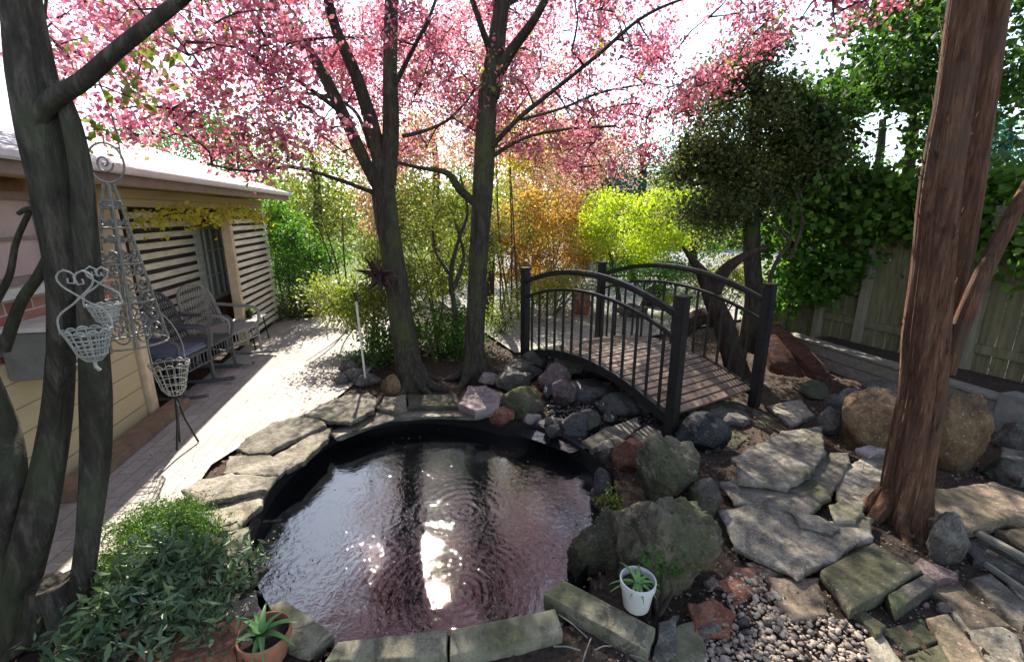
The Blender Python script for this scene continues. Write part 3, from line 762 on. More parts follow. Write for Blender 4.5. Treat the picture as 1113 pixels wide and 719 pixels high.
# ------------------------------------------------------------------ BRIDGE
B0 = Vector((1.30, 3.41, .04)); th = .552
bu = Vector((-math.sin(th), math.cos(th), 0)); bw = Vector((math.cos(th), math.sin(th), 0))
BL, BW, BH = 2.18, 1.18, 1.14
br = empty('garden_bridge', 'small arched garden bridge with black railings and reddish plank deck over the stream', 'bridge', B0)
def bp(s, w_, z): return B0+bu*s+bw*w_+Vector((0, 0, z))
def arch(s, rise): return rise*(1-(2*s/BL-1)**2)
RB = Matrix((bu, bw, Vector((0, 0, 1)))).transposed()
def strip(mb, w_, z0, rise, wd, ht, s0=0, s1=BL, n=28):
    P = []
    for i in range(n+1):
        s = s0+(s1-s0)*i/n; z = z0+arch(s, rise)
        for dw in (-wd/2, wd/2):
            for dz in (-ht/2, ht/2): P.append(bp(s, w_+dw, z+dz))
    F_ = []
    for i in range(n):
        a = i*4; b = a+4
        F_ += [(a, b, b+1, a+1), (a+2, a+3, b+3, b+2), (a+1, b+1, b+3, a+3), (a, a+2, b+2, b)]
    F_ += [(0, 1, 3, 2), (n*4, n*4+2, n*4+3, n*4+1)]
    mb.add(P, F_)
DECK = .10; RISE = .22
for w_ in (0, BW):
    for s in (0, BL):
        m_ = MB(); m_.box(bp(s, w_, BH/2-.02), (.085, .085, BH+.02), RB); po = m_.build('post', M['iron_dark'], br, bevel=.006)
        m_ = MB(); m_.box(bp(s, w_, BH+.004), (.105, .105, .022), RB); m_.build('post_cap', M['iron_dark'], po, bevel=.005)
    m_ = MB(); strip(m_, w_, DECK+.0, RISE, .045, .085, .04, BL-.04); m_.build('stringer', M['iron_dark'], br, bevel=.004)
    m_ = MB(); strip(m_, w_, .98, RISE, .07, .05, .04, BL-.04); m_.build('handrail', M['iron_dark'], br, bevel=.012)
    m_ = MB(); strip(m_, w_, .80, RISE, .035, .028, .04, BL-.04); m_.build('rail', M['iron_dark'], br, bevel=.004)
    nb = 15
    for i in range(1, nb):
        s = BL*i/nb; z0 = DECK+arch(s, RISE)+.035; z1 = .80+arch(s, RISE)-.012
        m_ = MB(); m_.tube([bp(s, w_, z0), bp(s, w_, z1)], .014, 8); m_.build('baluster', M['iron_dark'], br)
m_ = MB(); npk = 26
for i in range(npk):
    s = .02+(BL-.04)*(i+.5)/npk; z = DECK+arch(s, RISE)+.032; sl = -4*RISE*(2*s/BL-1)/BL
    d_ = (bu+Vector((0, 0, sl))).normalized(); up = bw.cross(d_)
    jit = random.uniform(-.003, .003)
    m_.box(bp(s, BW/2, z+jit), ((BL-.04)/npk-.012, BW-.06, .024), Matrix((d_, bw, d_.cross(bw))).transposed())
m_.build('deck', M['deck'], br, bevel=.003)

# ------------------------------------------------------------------ TREES (foreground)
def ppath(pts, Y, dY=None):
    """pts: (px, py, width_px[, Y]) -> points and radii at distance Y"""
    P = []; Rr = []
    for q in pts:
        yy = q[3] if len(q) > 3 else Y
        p = at(q[0], q[1], yy); P.append(p); Rr.append(q[2]/2/F*depth(p)/wide(q[0], q[1]))
    return P, Rr
def limb(mb, pts, Y, n=14, step=.04, rough=.10, freq=4, down=None, af=4.5):
    P, Rr = ppath(pts, Y)
    if down is not None:
        P.insert(0, Vector((P[0].x+down[0], P[0].y+down[1], -.06))); Rr.insert(0, Rr[0]*(down[2] if len(down) > 2 else 1.35))
    P, Rr = spline(P, step, Rr)
    mb.tube(P, Rr, n, True, rough, freq, 0, af)
    global LASTR; LASTR = Rr
    return P
def roots(mb, c, r, n, L, seed):
    rs = random.Random(seed)
    for i in range(n):
        a = 2*math.pi*i/n+rs.uniform(-.4, .4); d_ = Vector((math.cos(a), math.sin(a), 0)); l = L*rs.uniform(.6, 1.2); e = Vector((-d_.y, d_.x, 0))*rs.uniform(-.3, .3)*l
        P, Q = spline([Vector((c[0], c[1], .26))+d_*r*.35, Vector((c[0], c[1], .09))+d_*r*.95, Vector((c[0], c[1], .01))+d_*(r+l*.4)+e*.4, Vector((c[0], c[1], -.05))+d_*(r+l)+e], .03, [r*.45, r*.42, r*.26, r*.08])
        mb.tube(P, Q, 12, True, .12, 4)

# A+B crabapple trees in the middle
def env(px):   # lower edge of the pink canopy in the picture
    X = [0, 40, 120, 190, 240, 300, 340, 400, 470, 520, 580, 640, 690, 720, 760, 820, 870, 930]
    Yv = [60, 120, 150, 175, 205, 195, 215, 195, 170, 185, 185, 200, 190, 165, 120, 75, 55, 40]
    return float(np.interp(px, X, Yv))
def keep_pink(p):
    if depth(p) < 1.2: return False
    x, y = pix(p)
    return y < env(x)-6-10*noise.noise(Vector((x*.02, 0, 0)))
def keep_above(p):
    if shades_strip(p): return False
    x, y = pix(p)
    if p.y > 4.3 and p.x < -2.35: return False
    if p.y < 4.75 and 330 < x < 620 and random.random() < .88: return False
    return p.y > 1.6
def crab(name, label, limbs, Y, crowns, seed):
    base = at(limbs[0][0][0], limbs[0][0][1], Y)
    root = empty(name, label, 'tree', (base.x, Y, 0))
    mb = MB(); nodes = []
    for i, L in enumerate(limbs):
        if i == 0: P = limb(mb, L, Y, 26, .03, .09, 3, (.03, 0, 1.25))
        else:
            P = limb(mb, L, Y, 12 if L[0][2] > 8 else 7, .05, .07, 5)
            nodes += P[2:]
    cs = []
    for c, r, K in crowns:
        cs += ell_centers(c, r, K, .1, lambda p: keep_pink(p) and keep_above(p))
    roots(mb, (base.x, Y), .15, 6, .32, seed)
    grow(mb, nodes, cs, .014); mb.build('trunk', M['bark_dark'], root)
    return root, cs
rootA, csA = crab('blossom_tree', 'left of the two middle trees, three-forked dark trunk with a star hung on it',
    [[(449,422,34),(442,380,28),(432,320,25),(424,262,23),(416,205,27)],
     [(420,215,20),(398,178,14),(372,122,15),(345,70,14,4.6),(308,18,11,4.7),(262,-60,8,4.9)],
     [(419,205,22),(408,150,18),(388,85,15,4.4),(362,22,13,4.2),(345,-60,11,4.0),(330,-160,8,3.9)],
     [(420,200,22),(425,140,19),(424,70,17,4.6),(426,0,17,4.7),(432,-110,12,4.9)],
     [(413,212,6),(370,196,5,4.3),(320,182,4,4.0),(270,186,3,3.8),(225,178,2.5,3.6)],
     [(438,148,5),(462,142,4,4.7),(490,128,3,5.0),(515,100,2,5.2)],
     [(402,160,6),(385,120,4,4.9),(350,104,4,5.2),(310,100,3,5.5)],
     [(430,90,7),(448,55,5,4.4),(470,10,4,4.2),(490,-60,3,4.0)],
     [(375,125,7),(330,92,5,4.3),(290,70,4,4.0),(250,50,3,3.7),(205,60,2.5,3.4)]], 4.55,
    [((-1.9, 4.9, 3.55), (2.1, 1.5, 1.35), 190), ((-2.2, 3.7, 2.75), (1.3, .6, .75), 120), ((-1.0, 5.6, 3.3), (1.6, 1.2, 1.2), 70), ((-1.7, 4.6, 5.0), (2.2, 1.8, .9), 80), ((-1.6, 6.5, 3.6), (1.0, .8, .6), 60)], 1)  # last clump added across the sun path to cut pond glare
rootB, csB = crab('blossom_tree', 'right of the two middle trees, single dark upright trunk nearest the bridge',
    [[(517,418,25),(516,372,22),(519,300,20),(523,230,21),(527,160,23),(531,100,24)],
     [(531,105,26),(538,60,22),(543,20,20),(550,-40,17),(556,-130,12)],
     [(534,92,16),(556,55,13,4.7),(580,22,10,4.5),(606,-25,8,4.3)],
     [(518,222,9),(500,206,9),(486,188,7,4.7),(455,182,4,4.5),(430,176,3,4.4)],
     [(528,168,7),(560,132,6,4.6),(602,98,5,4.4),(652,58,5,4.2),(700,18,4,4.0),(762,-8,3,3.8),(830,-30,2,3.7)],
     [(527,176,5),(566,152,4,4.9),(612,141,3,5.1),(668,137,3,5.3)],
     [(534,60,8),(520,20,7,4.6),(500,-40,5,4.5)],
     [(545,10,8),(600,-30,6,5.0),(680,-60,5,5.4),(760,-70,4,5.6)],
     [(566,130,4),(610,118,3,4.9),(655,100,3,5.1),(700,92,2,5.3)]], 4.8,
    [((.55, 5.0, 3.35), (1.9, 1.5, 1.25), 170), ((1.9, 4.6, 3.7), (1.3, 1.3, .9), 80), ((.2, 4.6, 4.9), (2.2, 1.8, .9), 70), ((2.4, 4.2, 3.9), (1.2, 1.0, .5), 35), ((.9, 6.3, 3.0), (1.7, 1.0, .9), 70), ((2.0, 6.7, 4.5), (1.9, 1.0, .7), 36), ((-.5, 6.6, 4.3), (1.3, 1.0, .8), 60)], 2)  # last two clumps added: one shades the stepping stones, one breaks pond glow
leaf_mesh('blossom', blob_points(csA, 72, .085), .040, M['leaf_pink'], rootA, .62, 0)
leaf_mesh('blossom', blob_points(csB, 66, .085), .040, M['leaf_pink'], rootB, .62, 0)
leaf_mesh('leaves', blob_points(random.sample(csB, 50)+[at(530,60,4.7), at(543,95,4.75), at(525,90,4.65)], 22, .10), .05, M['leaf_olive'], rootB, .6, 0)
leaf_mesh('leaves', blob_points(random.sample(csA, 90), 20, .12), .045, M['leaf_olive'], rootA, .6, 0)

# left foreground tree
rootL = empty('grey_tree', 'multi-stemmed grey-barked tree at the left edge, wire baskets hung on it', 'tree', (-1.85, 1.65, 0))
mb = MB(); Y = 1.78
nl = []
limb(mb, [(22,640,50,1.62),(42,560,44,1.66),(60,460,37),(66,380,34),(70,300,46),(62,230,54),(48,150,60),(36,80,58),(26,10,50),(18,-60,50),(10,-160,42)], Y, 44, .02, .10, 2.2, (-.05, -.05, 1.3), 5)
limb(mb, [(86,660,30,1.62),(96,580,30,1.66),(104,500,36),(105,430,38),(102,370,34),(98,310,30),(92,240,30),(88,185,28),(76,130,26),(58,90,24)], Y, 36, .02, .10, 2.2, (-.02, -.02, 1.35), 5)
limb(mb, [(-2,600,44,1.62),(12,530,40,1.68),(8,470,34),(-10,420,30),(-40,360,26),(-90,300,20)], Y, 22, .025, .09, 5, (.1, 0, 1.3))
nl += limb(mb, [(34,150,14),(54,112,28),(90,88,24),(128,54,21),(168,22,19),(205,-8,17),(260,-60,13)], Y-.04, 20, .025, .07, 5)
nl += limb(mb, [(4,380,18),(22,330,16),(42,300,15),(54,272,14),(50,246,12),(36,226,10),(20,232,7)], Y+.03, 14, .025, .08, 5)
nl += limb(mb, [(-6,330,12),(10,300,10),(18,262,9),(34,226,8)], Y+.10, 10, .025, .08, 5)
nl += limb(mb, [(30,60,26),(6,0,40),(-20,-60,36),(-50,-120,30)], Y, 20, .03, .08, 5)
nl += limb(mb, [(50,70,7),(48,30,5,1.9),(52,-20,4,2.0)], Y, 8, .04, .05, 5)
csL = []
for i in range(60):
    q = at(random.uniform(20, 330), random.uniform(-230, 30), random.uniform(1.9, 3.2))
    if pix(q)[1] < 60-.1*pix(q)[0]+30 and keep_above(q): csL.append(q)
csL += [at(60, 50, 2.2), at(95, 40, 2.3), at(75, 62, 2.1), at(140, 105, 2.0), at(155, 60, 2.1), at(150, 85, 2.05)]
roots(mb, (at(60, 650, 1.62).x, 1.62), .10, 6, .25, 4)
grow(mb, nl, csL, .007); mb.build('trunk', M['bark_grey'], rootL)
leaf_mesh('blossom', blob_points(csL, 40, .08), .03, M['leaf_pink'], rootL, .6)
leaf_mesh('leaves', blob_points([at(150, 70, 2.0), at(155, 85, 2.0), at(145, 100, 2.0), at(110, 140, 2.1), at(85, 60, 2.2), at(160, 45, 2.1)], 24, .045), .05, M['leaf_olive'], rootL, .5, drop=.6)

# right cedar
rootC = empty('cedar_tree', 'tall red-barked tree with shaggy bark in the right foreground', 'tree', (2.27, 2.35, 0))
mb = MB(); Y = 2.35; nc = []
PC = limb(mb, [(983,592,78),(984,568,66),(988,510,58),(1003,430,54),(1007,365,56),(1014,290,50),(1022,200,50),(1036,110,46),(1048,20,48),(1056,-60,44),(1070,-200,40)], Y, 90, .018, .085, 1.1, (-.02, -.03, 1.2), 11)
RC = list(LASTR)
nc += limb(mb, [(1016,420,26),(1030,350,34),(1046,260,34),(1060,170,32),(1074,80,30),(1084,0,30),(1098,-160,22)], Y+.12, 48, .02, .09, 1.3, None, 9)
nc += limb(mb, [(1028,405,22),(1046,350,22),(1072,290,21),(1100,235,20),(1130,180,18),(1180,90,14)], Y-.04, 36, .02, .09, 1.3, None, 9)
roots(mb, (2.27, 2.35), .10, 6, .22, 9)
rs = random.Random(21)
for i in range(230):      # shreds of bark lifting off the trunk
    k = rs.randrange(6, len(PC)-8); c0 = PC[k]; t_ = (PC[k+1]-PC[k]).normalized()
    if c0.z > 3.3: continue
    ang = rs.uniform(0, 6.283); o_ = Vector((math.sin(ang), -math.cos(ang), 0)); sd_ = t_.cross(o_).normalized()
    r_ = RC[k]*.985; w_ = rs.uniform(.004, .012); L_ = rs.uniform(.05, .17); lift = rs.uniform(.003, .018); sk = rs.uniform(-.03, .03)
    vs = []
    for q in range(6):
        f_ = q/5; wq = w_*(1-f_*.7); p = c0+t_*L_*f_*rs.choice((1, 1))+sd_*sk*f_+o_*(r_-.004+lift*f_*f_*1.6)
        vs += [p+sd_*wq, p-sd_*wq]
    mb.add(vs, [(2*q, 2*q+1, 2*q+3, 2*q+2) for q in range(5)])
csC = ell_centers((2.9, 3.0, 4.2), (1.7, 1.4, .8), 80, .1, lambda p: p.y > 1.6 and pix(p)[1] < (60 if pix(p)[0] > 1000 else 35)+20*noise.noise(Vector((pix(p)[0]*.03, 0, 1))) and pix(p)[0] > 870)
grow(mb, nc, csC, .010); mb.build('trunk', M['bark_cedar'], rootC)
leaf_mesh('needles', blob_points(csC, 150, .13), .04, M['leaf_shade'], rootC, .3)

# ------------------------------------------------------------------ MID TREES
def crown_tree(name, label, base, trunk_pts, trunk_r, crowns, mat, n=100, size=.05, sig=.14, keep=None, bark='bark_dark', aspect=.55, group=None, leafname='crown', drop=0.):
    root = empty(name, label, 'tree', base, group)
    mb = MB(); P, Rr = spline([Vector(base)-Vector((0, 0, .05))]+[Vector(p) for p in trunk_pts], .12, [trunk_r*1.3]+[trunk_r*(1-.7*i/len(trunk_pts)) for i in range(len(trunk_pts))])
    mb.tube(P, Rr, 10, True, .07, 4)
    cs = []
    for c, r, K in crowns: cs += ell_centers(c, r, K, .2, keep)
    grow(mb, P[len(P)//3:], cs, .012); mb.build('trunk', M[bark], root)
    leaf_mesh(leafname, blob_points(cs, n, sig), size, mat, root, aspect, 0, drop)
    return root
# dark conifer behind the bridge
Yc = 6.0; cb = at(820, 330, Yc); cc = at(826, 158, Yc)
crown_tree('juniper_tree', 'dark bushy evergreen with a slim trunk behind the bridge', (cb.x, Yc, 0),
    [at(819, 330, Yc), at(817, 270, Yc), at(818, 200, Yc), at(822, 120, Yc), at(826, 75, Yc)], .12,
    [((cc.x, Yc, cc.z+.1), (1.0, .8, 1.1), 76), ((cc.x-.5, Yc, cc.z-.5), (.6, .6, .5), 40), ((cc.x+.6, Yc, cc.z-.35), (.65, .6, .6), 40), (tuple(at(826,80,Yc)), (.55, .5, .45), 18)],
    M['leaf_dark'], 240, .055, .13, aspect=.5)
crown_tree('blossom_tree', 'third blossoming tree farther back between the two middle trees, salmon pink', (-.4, 7.6, 0), [(-.35, 7.6, 1.2), (-.5, 7.6, 2.4), (-.4, 7.7, 3.4)], .06,
    [((-.5, 7.5, 3.0), (1.7, .9, .75), 90), ((1.2, 7.8, 2.7), (1.1, .8, .6), 40), ((-2.2, 7.2, 2.6), (1.1, .8, .5), 30), ((-.3, 7.8, 4.2), (1.6, .9, .6), 50)],
    m_leaf('salmon_blossom', [(.36, .10, .12), (.60, .28, .28), (.72, .45, .40), (.50, .20, .20), (.45, .40, .15)], .5, tcol=1.1), 110, .042, .16, lambda p: keep_pink(p) or pix(p)[1] < env(pix(p)[0])+15, 'bark_dark', .6)
rj = bpy.data.objects['juniper_tree']
leaf_mesh('sun_tinted_foliage', blob_points(ell_centers((cc.x-.45, Yc+.1, cc.z-.55), (.75, .6, .7), 46, .3), 90, .12), .05, M['leaf_olive'], rj, .5)  # lighter leaf colour stands in for sun shining through the dark crown
leaf_mesh('sun_tinted_foliage', blob_points(ell_centers((cc.x+.2, Yc, cc.z+.4), (.8, .6, .6), 22, .5), 50, .12), .045, M['leaf_green'], rj, .5)
# maple over the fence, top right
crown_tree('leafy_tree', 'big dark green broadleaf tree rising over the right fence', (5.6, 6.6, 0), [(5.5, 6.6, 1.5), (5.3, 6.5, 3), (4.9, 6.2, 4.5)], .08,
    [(tuple(at(1000, 60, 6.0)), (1.7, 1.2, .9), 46), (tuple(at(935, 120, 5.6)), (.8, .7, .55), 20), (tuple(at(1090, 110, 5.2)), (.9, .9, .9), 26), (tuple(at(900, 140, 6.0)), (.6, .5, .5), 10), (tuple(at(965, 40, 5.2)), (.9, .8, .5), 14), (tuple(at(1090, 250, 5.4)), (.6, .5, .9), 24)],
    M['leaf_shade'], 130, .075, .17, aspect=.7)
crown_tree('leafy_tree', 'bright green young tree showing through between the evergreen and the red trunk', (5.2, 8.2, 0), [(5.2, 8.2, 1.2), (5.2, 8.2, 2.0)], .05,
    [(tuple(at(965, 60, 7.8)), (.6, .5, .4), 14), (tuple(at(905, 100, 7.8)), (.4, .5, .4), 10), (tuple(at(960, 105, 7.6)), (.35, .4, .3), 8), (tuple(at(975, 30, 8)), (.8, .5, .4), 10)],
    M['leaf_green'], 70, .09, .16, aspect=.7)
# vine on the fence
def vine(name, label, pts, rad, K, mat, n=70, size=.09):
    c0 = pts[0]; root = empty(name, label, 'vine', (c0.x, c0.y, 0))
    cs = []
    for c, r, k in zip(pts, rad, K): cs += ell_centers(tuple(c), r, k, .1)
    mb = MB(); P = spline([Vector((c0.x, c0.y, -.03)), c0]+list(pts[1:]), .15)
    mb.tube(P, .014, 6); grow(mb, P, cs, .007); mb.build('stems', M['twig'], root)
    leaf_mesh('foliage', blob_points(cs, n, .12), size, mat, root, .85, .5, .3); return root
vine('climbing_vine', 'broad-leaved green vine covering the slatted fence behind the bridge', [at(880, 300, 6.1), at(890, 235, 6.0), at(930, 215, 5.6), at(965, 225, 5.3), at(905, 190, 6.2), at(860, 270, 6.4)],
     [(.5, .25, .45), (.6, .3, .55), (.6, .3, .5), (.4, .3, .6), (.6, .3, .4), (.4, .3, .5)], [14, 20, 18, 12, 6, 9], M['leaf_deep'], 60, .09)
vine('climbing_vine', 'dark vine over the fence top to the right of the red trunk', [at(1050, 250, 4.9), at(1090, 220, 4.7), at(1020, 210, 5.2), at(1110, 270, 4.3)],
     [(.4, .25, .35), (.5, .3, .35), (.4, .25, .4), (.3, .25, .3)], [14, 18, 14, 8], M['leaf_deep'], 60, .085)
vine('climbing_vine', 'brighter yellow-green vine leaves at the lower left of the right fence', [at(862, 320, 6.3), at(900, 290, 6.0), at(925, 300, 5.8), at(840, 265, 6.6)],
     [(.35, .2, .35), (.5, .2, .4), (.3, .2, .35), (.3, .2, .4)], [10, 16, 7, 8], M['leaf_green'], 50, .09)

# ------------------------------------------------------------------ SHRUBS (middle)
def sh(name, label, px, py, Y, rx, rz, mat, ry=None, K=40, n=90, size=.05, sig=.12, **k):
    c = at(px, py, Y); return shrub(name, label, k.pop('cat', 'shrub'), (c.x, Y, 0), tuple(c), (rx, ry or rx*.8, rz), mat, K, n, size, sig, **k)
sh('shrub', 'round yellow-green shrub left of the left middle tree trunk', 398, 310, 6.0, .68, .54, M['leaf_olive'], K=95, n=130, size=.045)
sh('shrub', 'bright lime shrub tips between the star and the pink branches', 405, 285, 6.3, .35, .25, M['leaf_lime'], K=12, n=80, size=.045)
sh('shrub', 'tall loose olive shrub between the two middle trees', 470, 265, 6.6, .85, .85, M['leaf_olive'], K=125, n=100, size=.05)
sh('shrub', 'low green shrub at ground level between the two middle trees', 480, 365, 5.8, .6, .34, M['leaf_green'], K=52, n=110, size=.045)
sh('shrub', 'low green shrub hugging the left side of the left middle tree', 420, 370, 5.4, .35, .25, M['leaf_green'], K=22, n=110, size=.045)
sh('shrub', 'pink-tipped pale shrub above the yellow-green one', 370, 235, 7.2, .8, .45, M['leaf_rose'], K=36, n=80, size=.05)
sh('shrub', 'light green shrub in front of the path end', 350, 262, 7.8, .6, .55, M['leaf_green'], K=40, n=90, size=.055)
sh('shrub', 'compact bright green shrub beside the far corner of the house', 322, 300, 8.2, .42, .35, M['leaf_green'], K=36, n=130, size=.045)
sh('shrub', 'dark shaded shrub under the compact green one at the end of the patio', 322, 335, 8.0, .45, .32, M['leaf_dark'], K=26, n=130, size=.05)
sh('shrub', 'dark climbing evergreen at the end of the slatted screen', 300, 245, 8.6, .45, .75, M['leaf_deep'], K=46, n=110, size=.06)
sh('shrub', 'copper orange shrub behind the far end of the bridge', 585, 262, 9.0, 1.25, 1.0, M['leaf_orange'], K=150, n=130, size=.05, drop=.4)
sh('shrub', 'rose red shrub above the copper orange one', 605, 205, 9.8, .95, .6, M['leaf_rose'], K=50, n=110, size=.055)
sh('shrub', 'feathery lime yellow shrub behind the bridge', 684, 248, 8.6, 1.15, .7, M['leaf_lime'], K=110, n=150, size=.05, drop=.2)
sh('shrub', 'lime yellow shrub arm reaching up beside the evergreen', 722, 225, 8.8, .3, .45, M['leaf_lime'], K=16, n=90, size=.05)
sh('shrub', 'olive and yellow shrub right behind the right middle tree', 560, 165, 7.6, .75, .55, M['leaf_yellow'], K=30, n=70, size=.05)
sh('shrub', 'yellow-green low plant at the far foot of the bridge', 545, 345, 6.8, .3, .3, M['leaf_olive'], K=16, n=80, size=.04)
sh('shrub', 'low lime plant seen through the bridge railing', 745, 330, 7.6, .35, .22, M['leaf_lime'], K=12, n=80, size=.045)
sh('shrub', 'pale green low plant beyond the bridge posts', 855, 330, 6.8, .35, .35, M['leaf_green'], K=16, n=80, size=.05)
sh('shrub', 'small sprig of green beside the near foot of the bridge', 812, 478, 3.75, .15, .08, M['leaf_green'], K=10, n=50, size=.025, sig=.05)
sh('shrub', 'spiky silver grey plant over the stone heap by the white stake', 392, 398, 5.3, .22, .14, M['leaf_blue'], K=14, n=70, size=.05, sig=.07)
sh('shrub', 'small bright plant behind the grey tree by the house wall', 12, 408, 2.9, .22, .14, M['leaf_lime'], K=14, n=60, size=.035, sig=.06)
sh('shrub', 'low yellowish ground plant under the copper orange shrub', 600, 312, 8.0, 1.0, .32, M['leaf_olive'], K=60, n=90, size=.045)
sh('shrub', 'green undergrowth under the lime yellow shrub', 700, 298, 8.2, 1.1, .3, M['leaf_green'], K=56, n=90, size=.045)
sh('shrub', 'loose green shrub behind the driftwood stump', 790, 300, 7.4, .6, .4, M['leaf_olive'], K=34, n=90, size=.05)
sh('shrub', 'tall mixed olive hedge piece left of the copper orange shrub', 545, 250, 8.6, .6, .8, M['leaf_olive'], K=46, n=100, size=.05)
# background trees
bgt = [
 ('teal green conifer beyond the lime shrub', 695, 190, 12.5, 1.2, 1.0, 'leaf_conifer', .07, 50),
 ('pale yellow-green tree far behind the pink canopy on the left', 245, 160, 14, 2.0, .9, 'leaf_green', .10, 50),
 ('tall green tree behind the house end, left of the middle trees', 340, 200, 12, 1.6, 1.2, 'leaf_olive', .09, 60),
 ('yellow-green tree far behind the two middle trees', 470, 180, 13, 2.2, 1.5, 'leaf_olive', .09, 90),
 ('yellow leaved tree far behind the right middle tree', 585, 150, 14, 1.8, 1.0, 'leaf_yellow', .09, 50),
 ('reddish tree far behind the copper orange shrub', 640, 180, 13.5, 1.5, .8, 'leaf_rose', .09, 50),
 ('mid green tree far beyond the evergreen', 760, 215, 15, 2.0, 1.2, 'leaf_green', .10, 60),
 ('dull green tree far left behind the roof', 150, 165, 18, 2.4, .9, 'leaf_green', .12, 40),
 ('green tree beyond the right fence', 950, 180, 11, 2.4, 1.4, 'leaf_green', .10, 80),
 ('blue-green tree at the right edge beyond the fence', 1085, 170, 9, 1.4, .9, 'leaf_conifer', .09, 50)]
for i, (lb, px, py, Y, rx, rz, mt, sz, K) in enumerate(bgt):
    c = at(px, py, Y)
    crown_tree('background_tree', lb, (c.x, Y, 0), [(c.x, Y, c.z*.5), (c.x+.1, Y, c.z), (c.x, Y, c.z+rz*.7)], .12, [(tuple(c), (rx, rx*.7, rz), K), ((c.x, Y, c.z*.5), (rx*.8, rx*.5, c.z*.4), K//2)], M[mt], 90, sz, .26, group='trees beyond the garden')
# far hedge mass
cs = []
for i in range(420):
    x = random.uniform(-26, 34); Yh = 26+random.uniform(-1.5, 2.5)
    cs.append((x, Yh, random.uniform(.2, 3.3+1.1*noise.noise(Vector((x*.12, 0, 4))))))
hd = leaf_mesh('distant_hedge', blob_points(cs, 90, .75), .32, M['leaf_olive'], None, .7)
tag(hd, 'far mass of hazy green foliage closing the view', 'hedge', kind='stuff')

# ------------------------------------------------------------------ HOUSE
def m_boards(name, c1, c2, gap, axis='Z', row=.14):
    m, nt, out = newmat(name)
    g = nt.nodes.new('ShaderNodeNewGeometry'); mp = nt.nodes.new('ShaderNodeMapping'); mp.vector_type = 'POINT'
    mp.inputs['Rotation'].default_value = (0, 0, -HANG); nt.links.new(g.outputs['Position'], mp.inputs[0])
    sx = nt.nodes.new('ShaderNodeSeparateXYZ'); nt.links.new(mp.outputs[0], sx.inputs[0])
    v = sx.outputs['Z' if axis == 'Z' else 'X']
    fr = math_(nt, 'FRACT', math_(nt, 'DIVIDE', v, row))
    ln = ramp(nt, fr, [(0, 0, 0), (1, 1, 1), (1, 1, 1)], [0.0, .06, 1])
    c = mixc(nt, nz(nt, 12, 6, .7, stretch=(.3, .3, 1.5)), c1, c2)
    c = mixc(nt, ln, gap, c)
    principled(nt, out, c, .8, .25, bump(nt, math_(nt, 'ADD', ln, math_(nt, 'MULTIPLY', nz(nt, 40), .15)), .6, .008)); return m
M['wall_yellow'] = m_boards('yellow_boards', (.50, .41, .25), (.38, .31, .19), (.12, .09, .05), row=.16)
M['wall_brown'] = m_plain('red_brown_wall', (.36, .22, .16), (.24, .14, .10), .85, 10)
M['wall_grey'] = m_plain('grey_timber', (.20, .19, .17), (.12, .115, .10), .85, 10)
M['soffit'] = m_boards('soffit_boards', (.50, .40, .20), (.42, .34, .17), (.25, .18, .08), axis='X', row=.3)
M['fascia'] = m_plain('fascia', (.30, .22, .20), (.22, .16, .15), .6)
M['gutter'] = m_plain('white_gutter', (.75, .73, .72), (.62, .60, .60), .4)
M['shingle'] = m_boards('roof_shingle', (.36, .35, .36), (.27, .26, .27), (.16, .16, .16), axis='Z', row=.06)
M['slat'] = m_plain('whitewashed_slat', (.78, .75, .66), (.55, .52, .44), .8, 9, stretch=(.4, .4, 2))
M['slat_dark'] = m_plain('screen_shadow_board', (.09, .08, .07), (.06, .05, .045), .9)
M['post_wood'] = m_plain('pale_timber_post', (.62, .50, .36), (.48, .36, .24), .8, 9)
M['brick'] = None
def m_brick():
    m, nt, out = newmat('red_brick'); g = nt.nodes.new('ShaderNodeNewGeometry')
    mp = nt.nodes.new('ShaderNodeMapping'); mp.inputs['Rotation'].default_value = (0, 0, -HANG); nt.links.new(g.outputs['Position'], mp.inputs[0])
    sx = nt.nodes.new('ShaderNodeSeparateXYZ'); nt.links.new(mp.outputs[0], sx.inputs[0]); cx = nt.nodes.new('ShaderNodeCombineXYZ')
    nt.links.new(sx.outputs[0], cx.inputs[0]); nt.links.new(sx.outputs[2], cx.inputs[1])
    b = nt.nodes.new('ShaderNodeTexBrick'); b.inputs['Scale'].default_value = 1; b.inputs['Brick Width'].default_value = .21; b.inputs['Row Height'].default_value = .075; b.inputs['Mortar Size'].default_value = .006
    b.inputs['Color1'].default_value = (.30, .12, .09, 1); b.inputs['Color2'].default_value = (.40, .20, .16, 1); b.inputs['Mortar'].default_value = (.45, .42, .38, 1)
    nt.links.new(cx.outputs[0], b.inputs['Vector']); principled(nt, out, b.outputs[0], .85, .2); return m
M['brick'] = m_brick()
M['glass'] = m_plain('window_glass', (.34, .38, .36), (.24, .27, .26), .12, 2, spec=.8)
M['curtain'] = m_plain('pinkish_curtain', (.62, .48, .47), (.48, .36, .35), .7, 5, stretch=(1, 1, .2))
M['white_paint'] = m_plain('white_paint', (.66, .65, .60), (.52, .51, .46), .5)
M['sill'] = m_plain('timber_step', (.24, .16, .11), (.15, .10, .07), .8, 10)

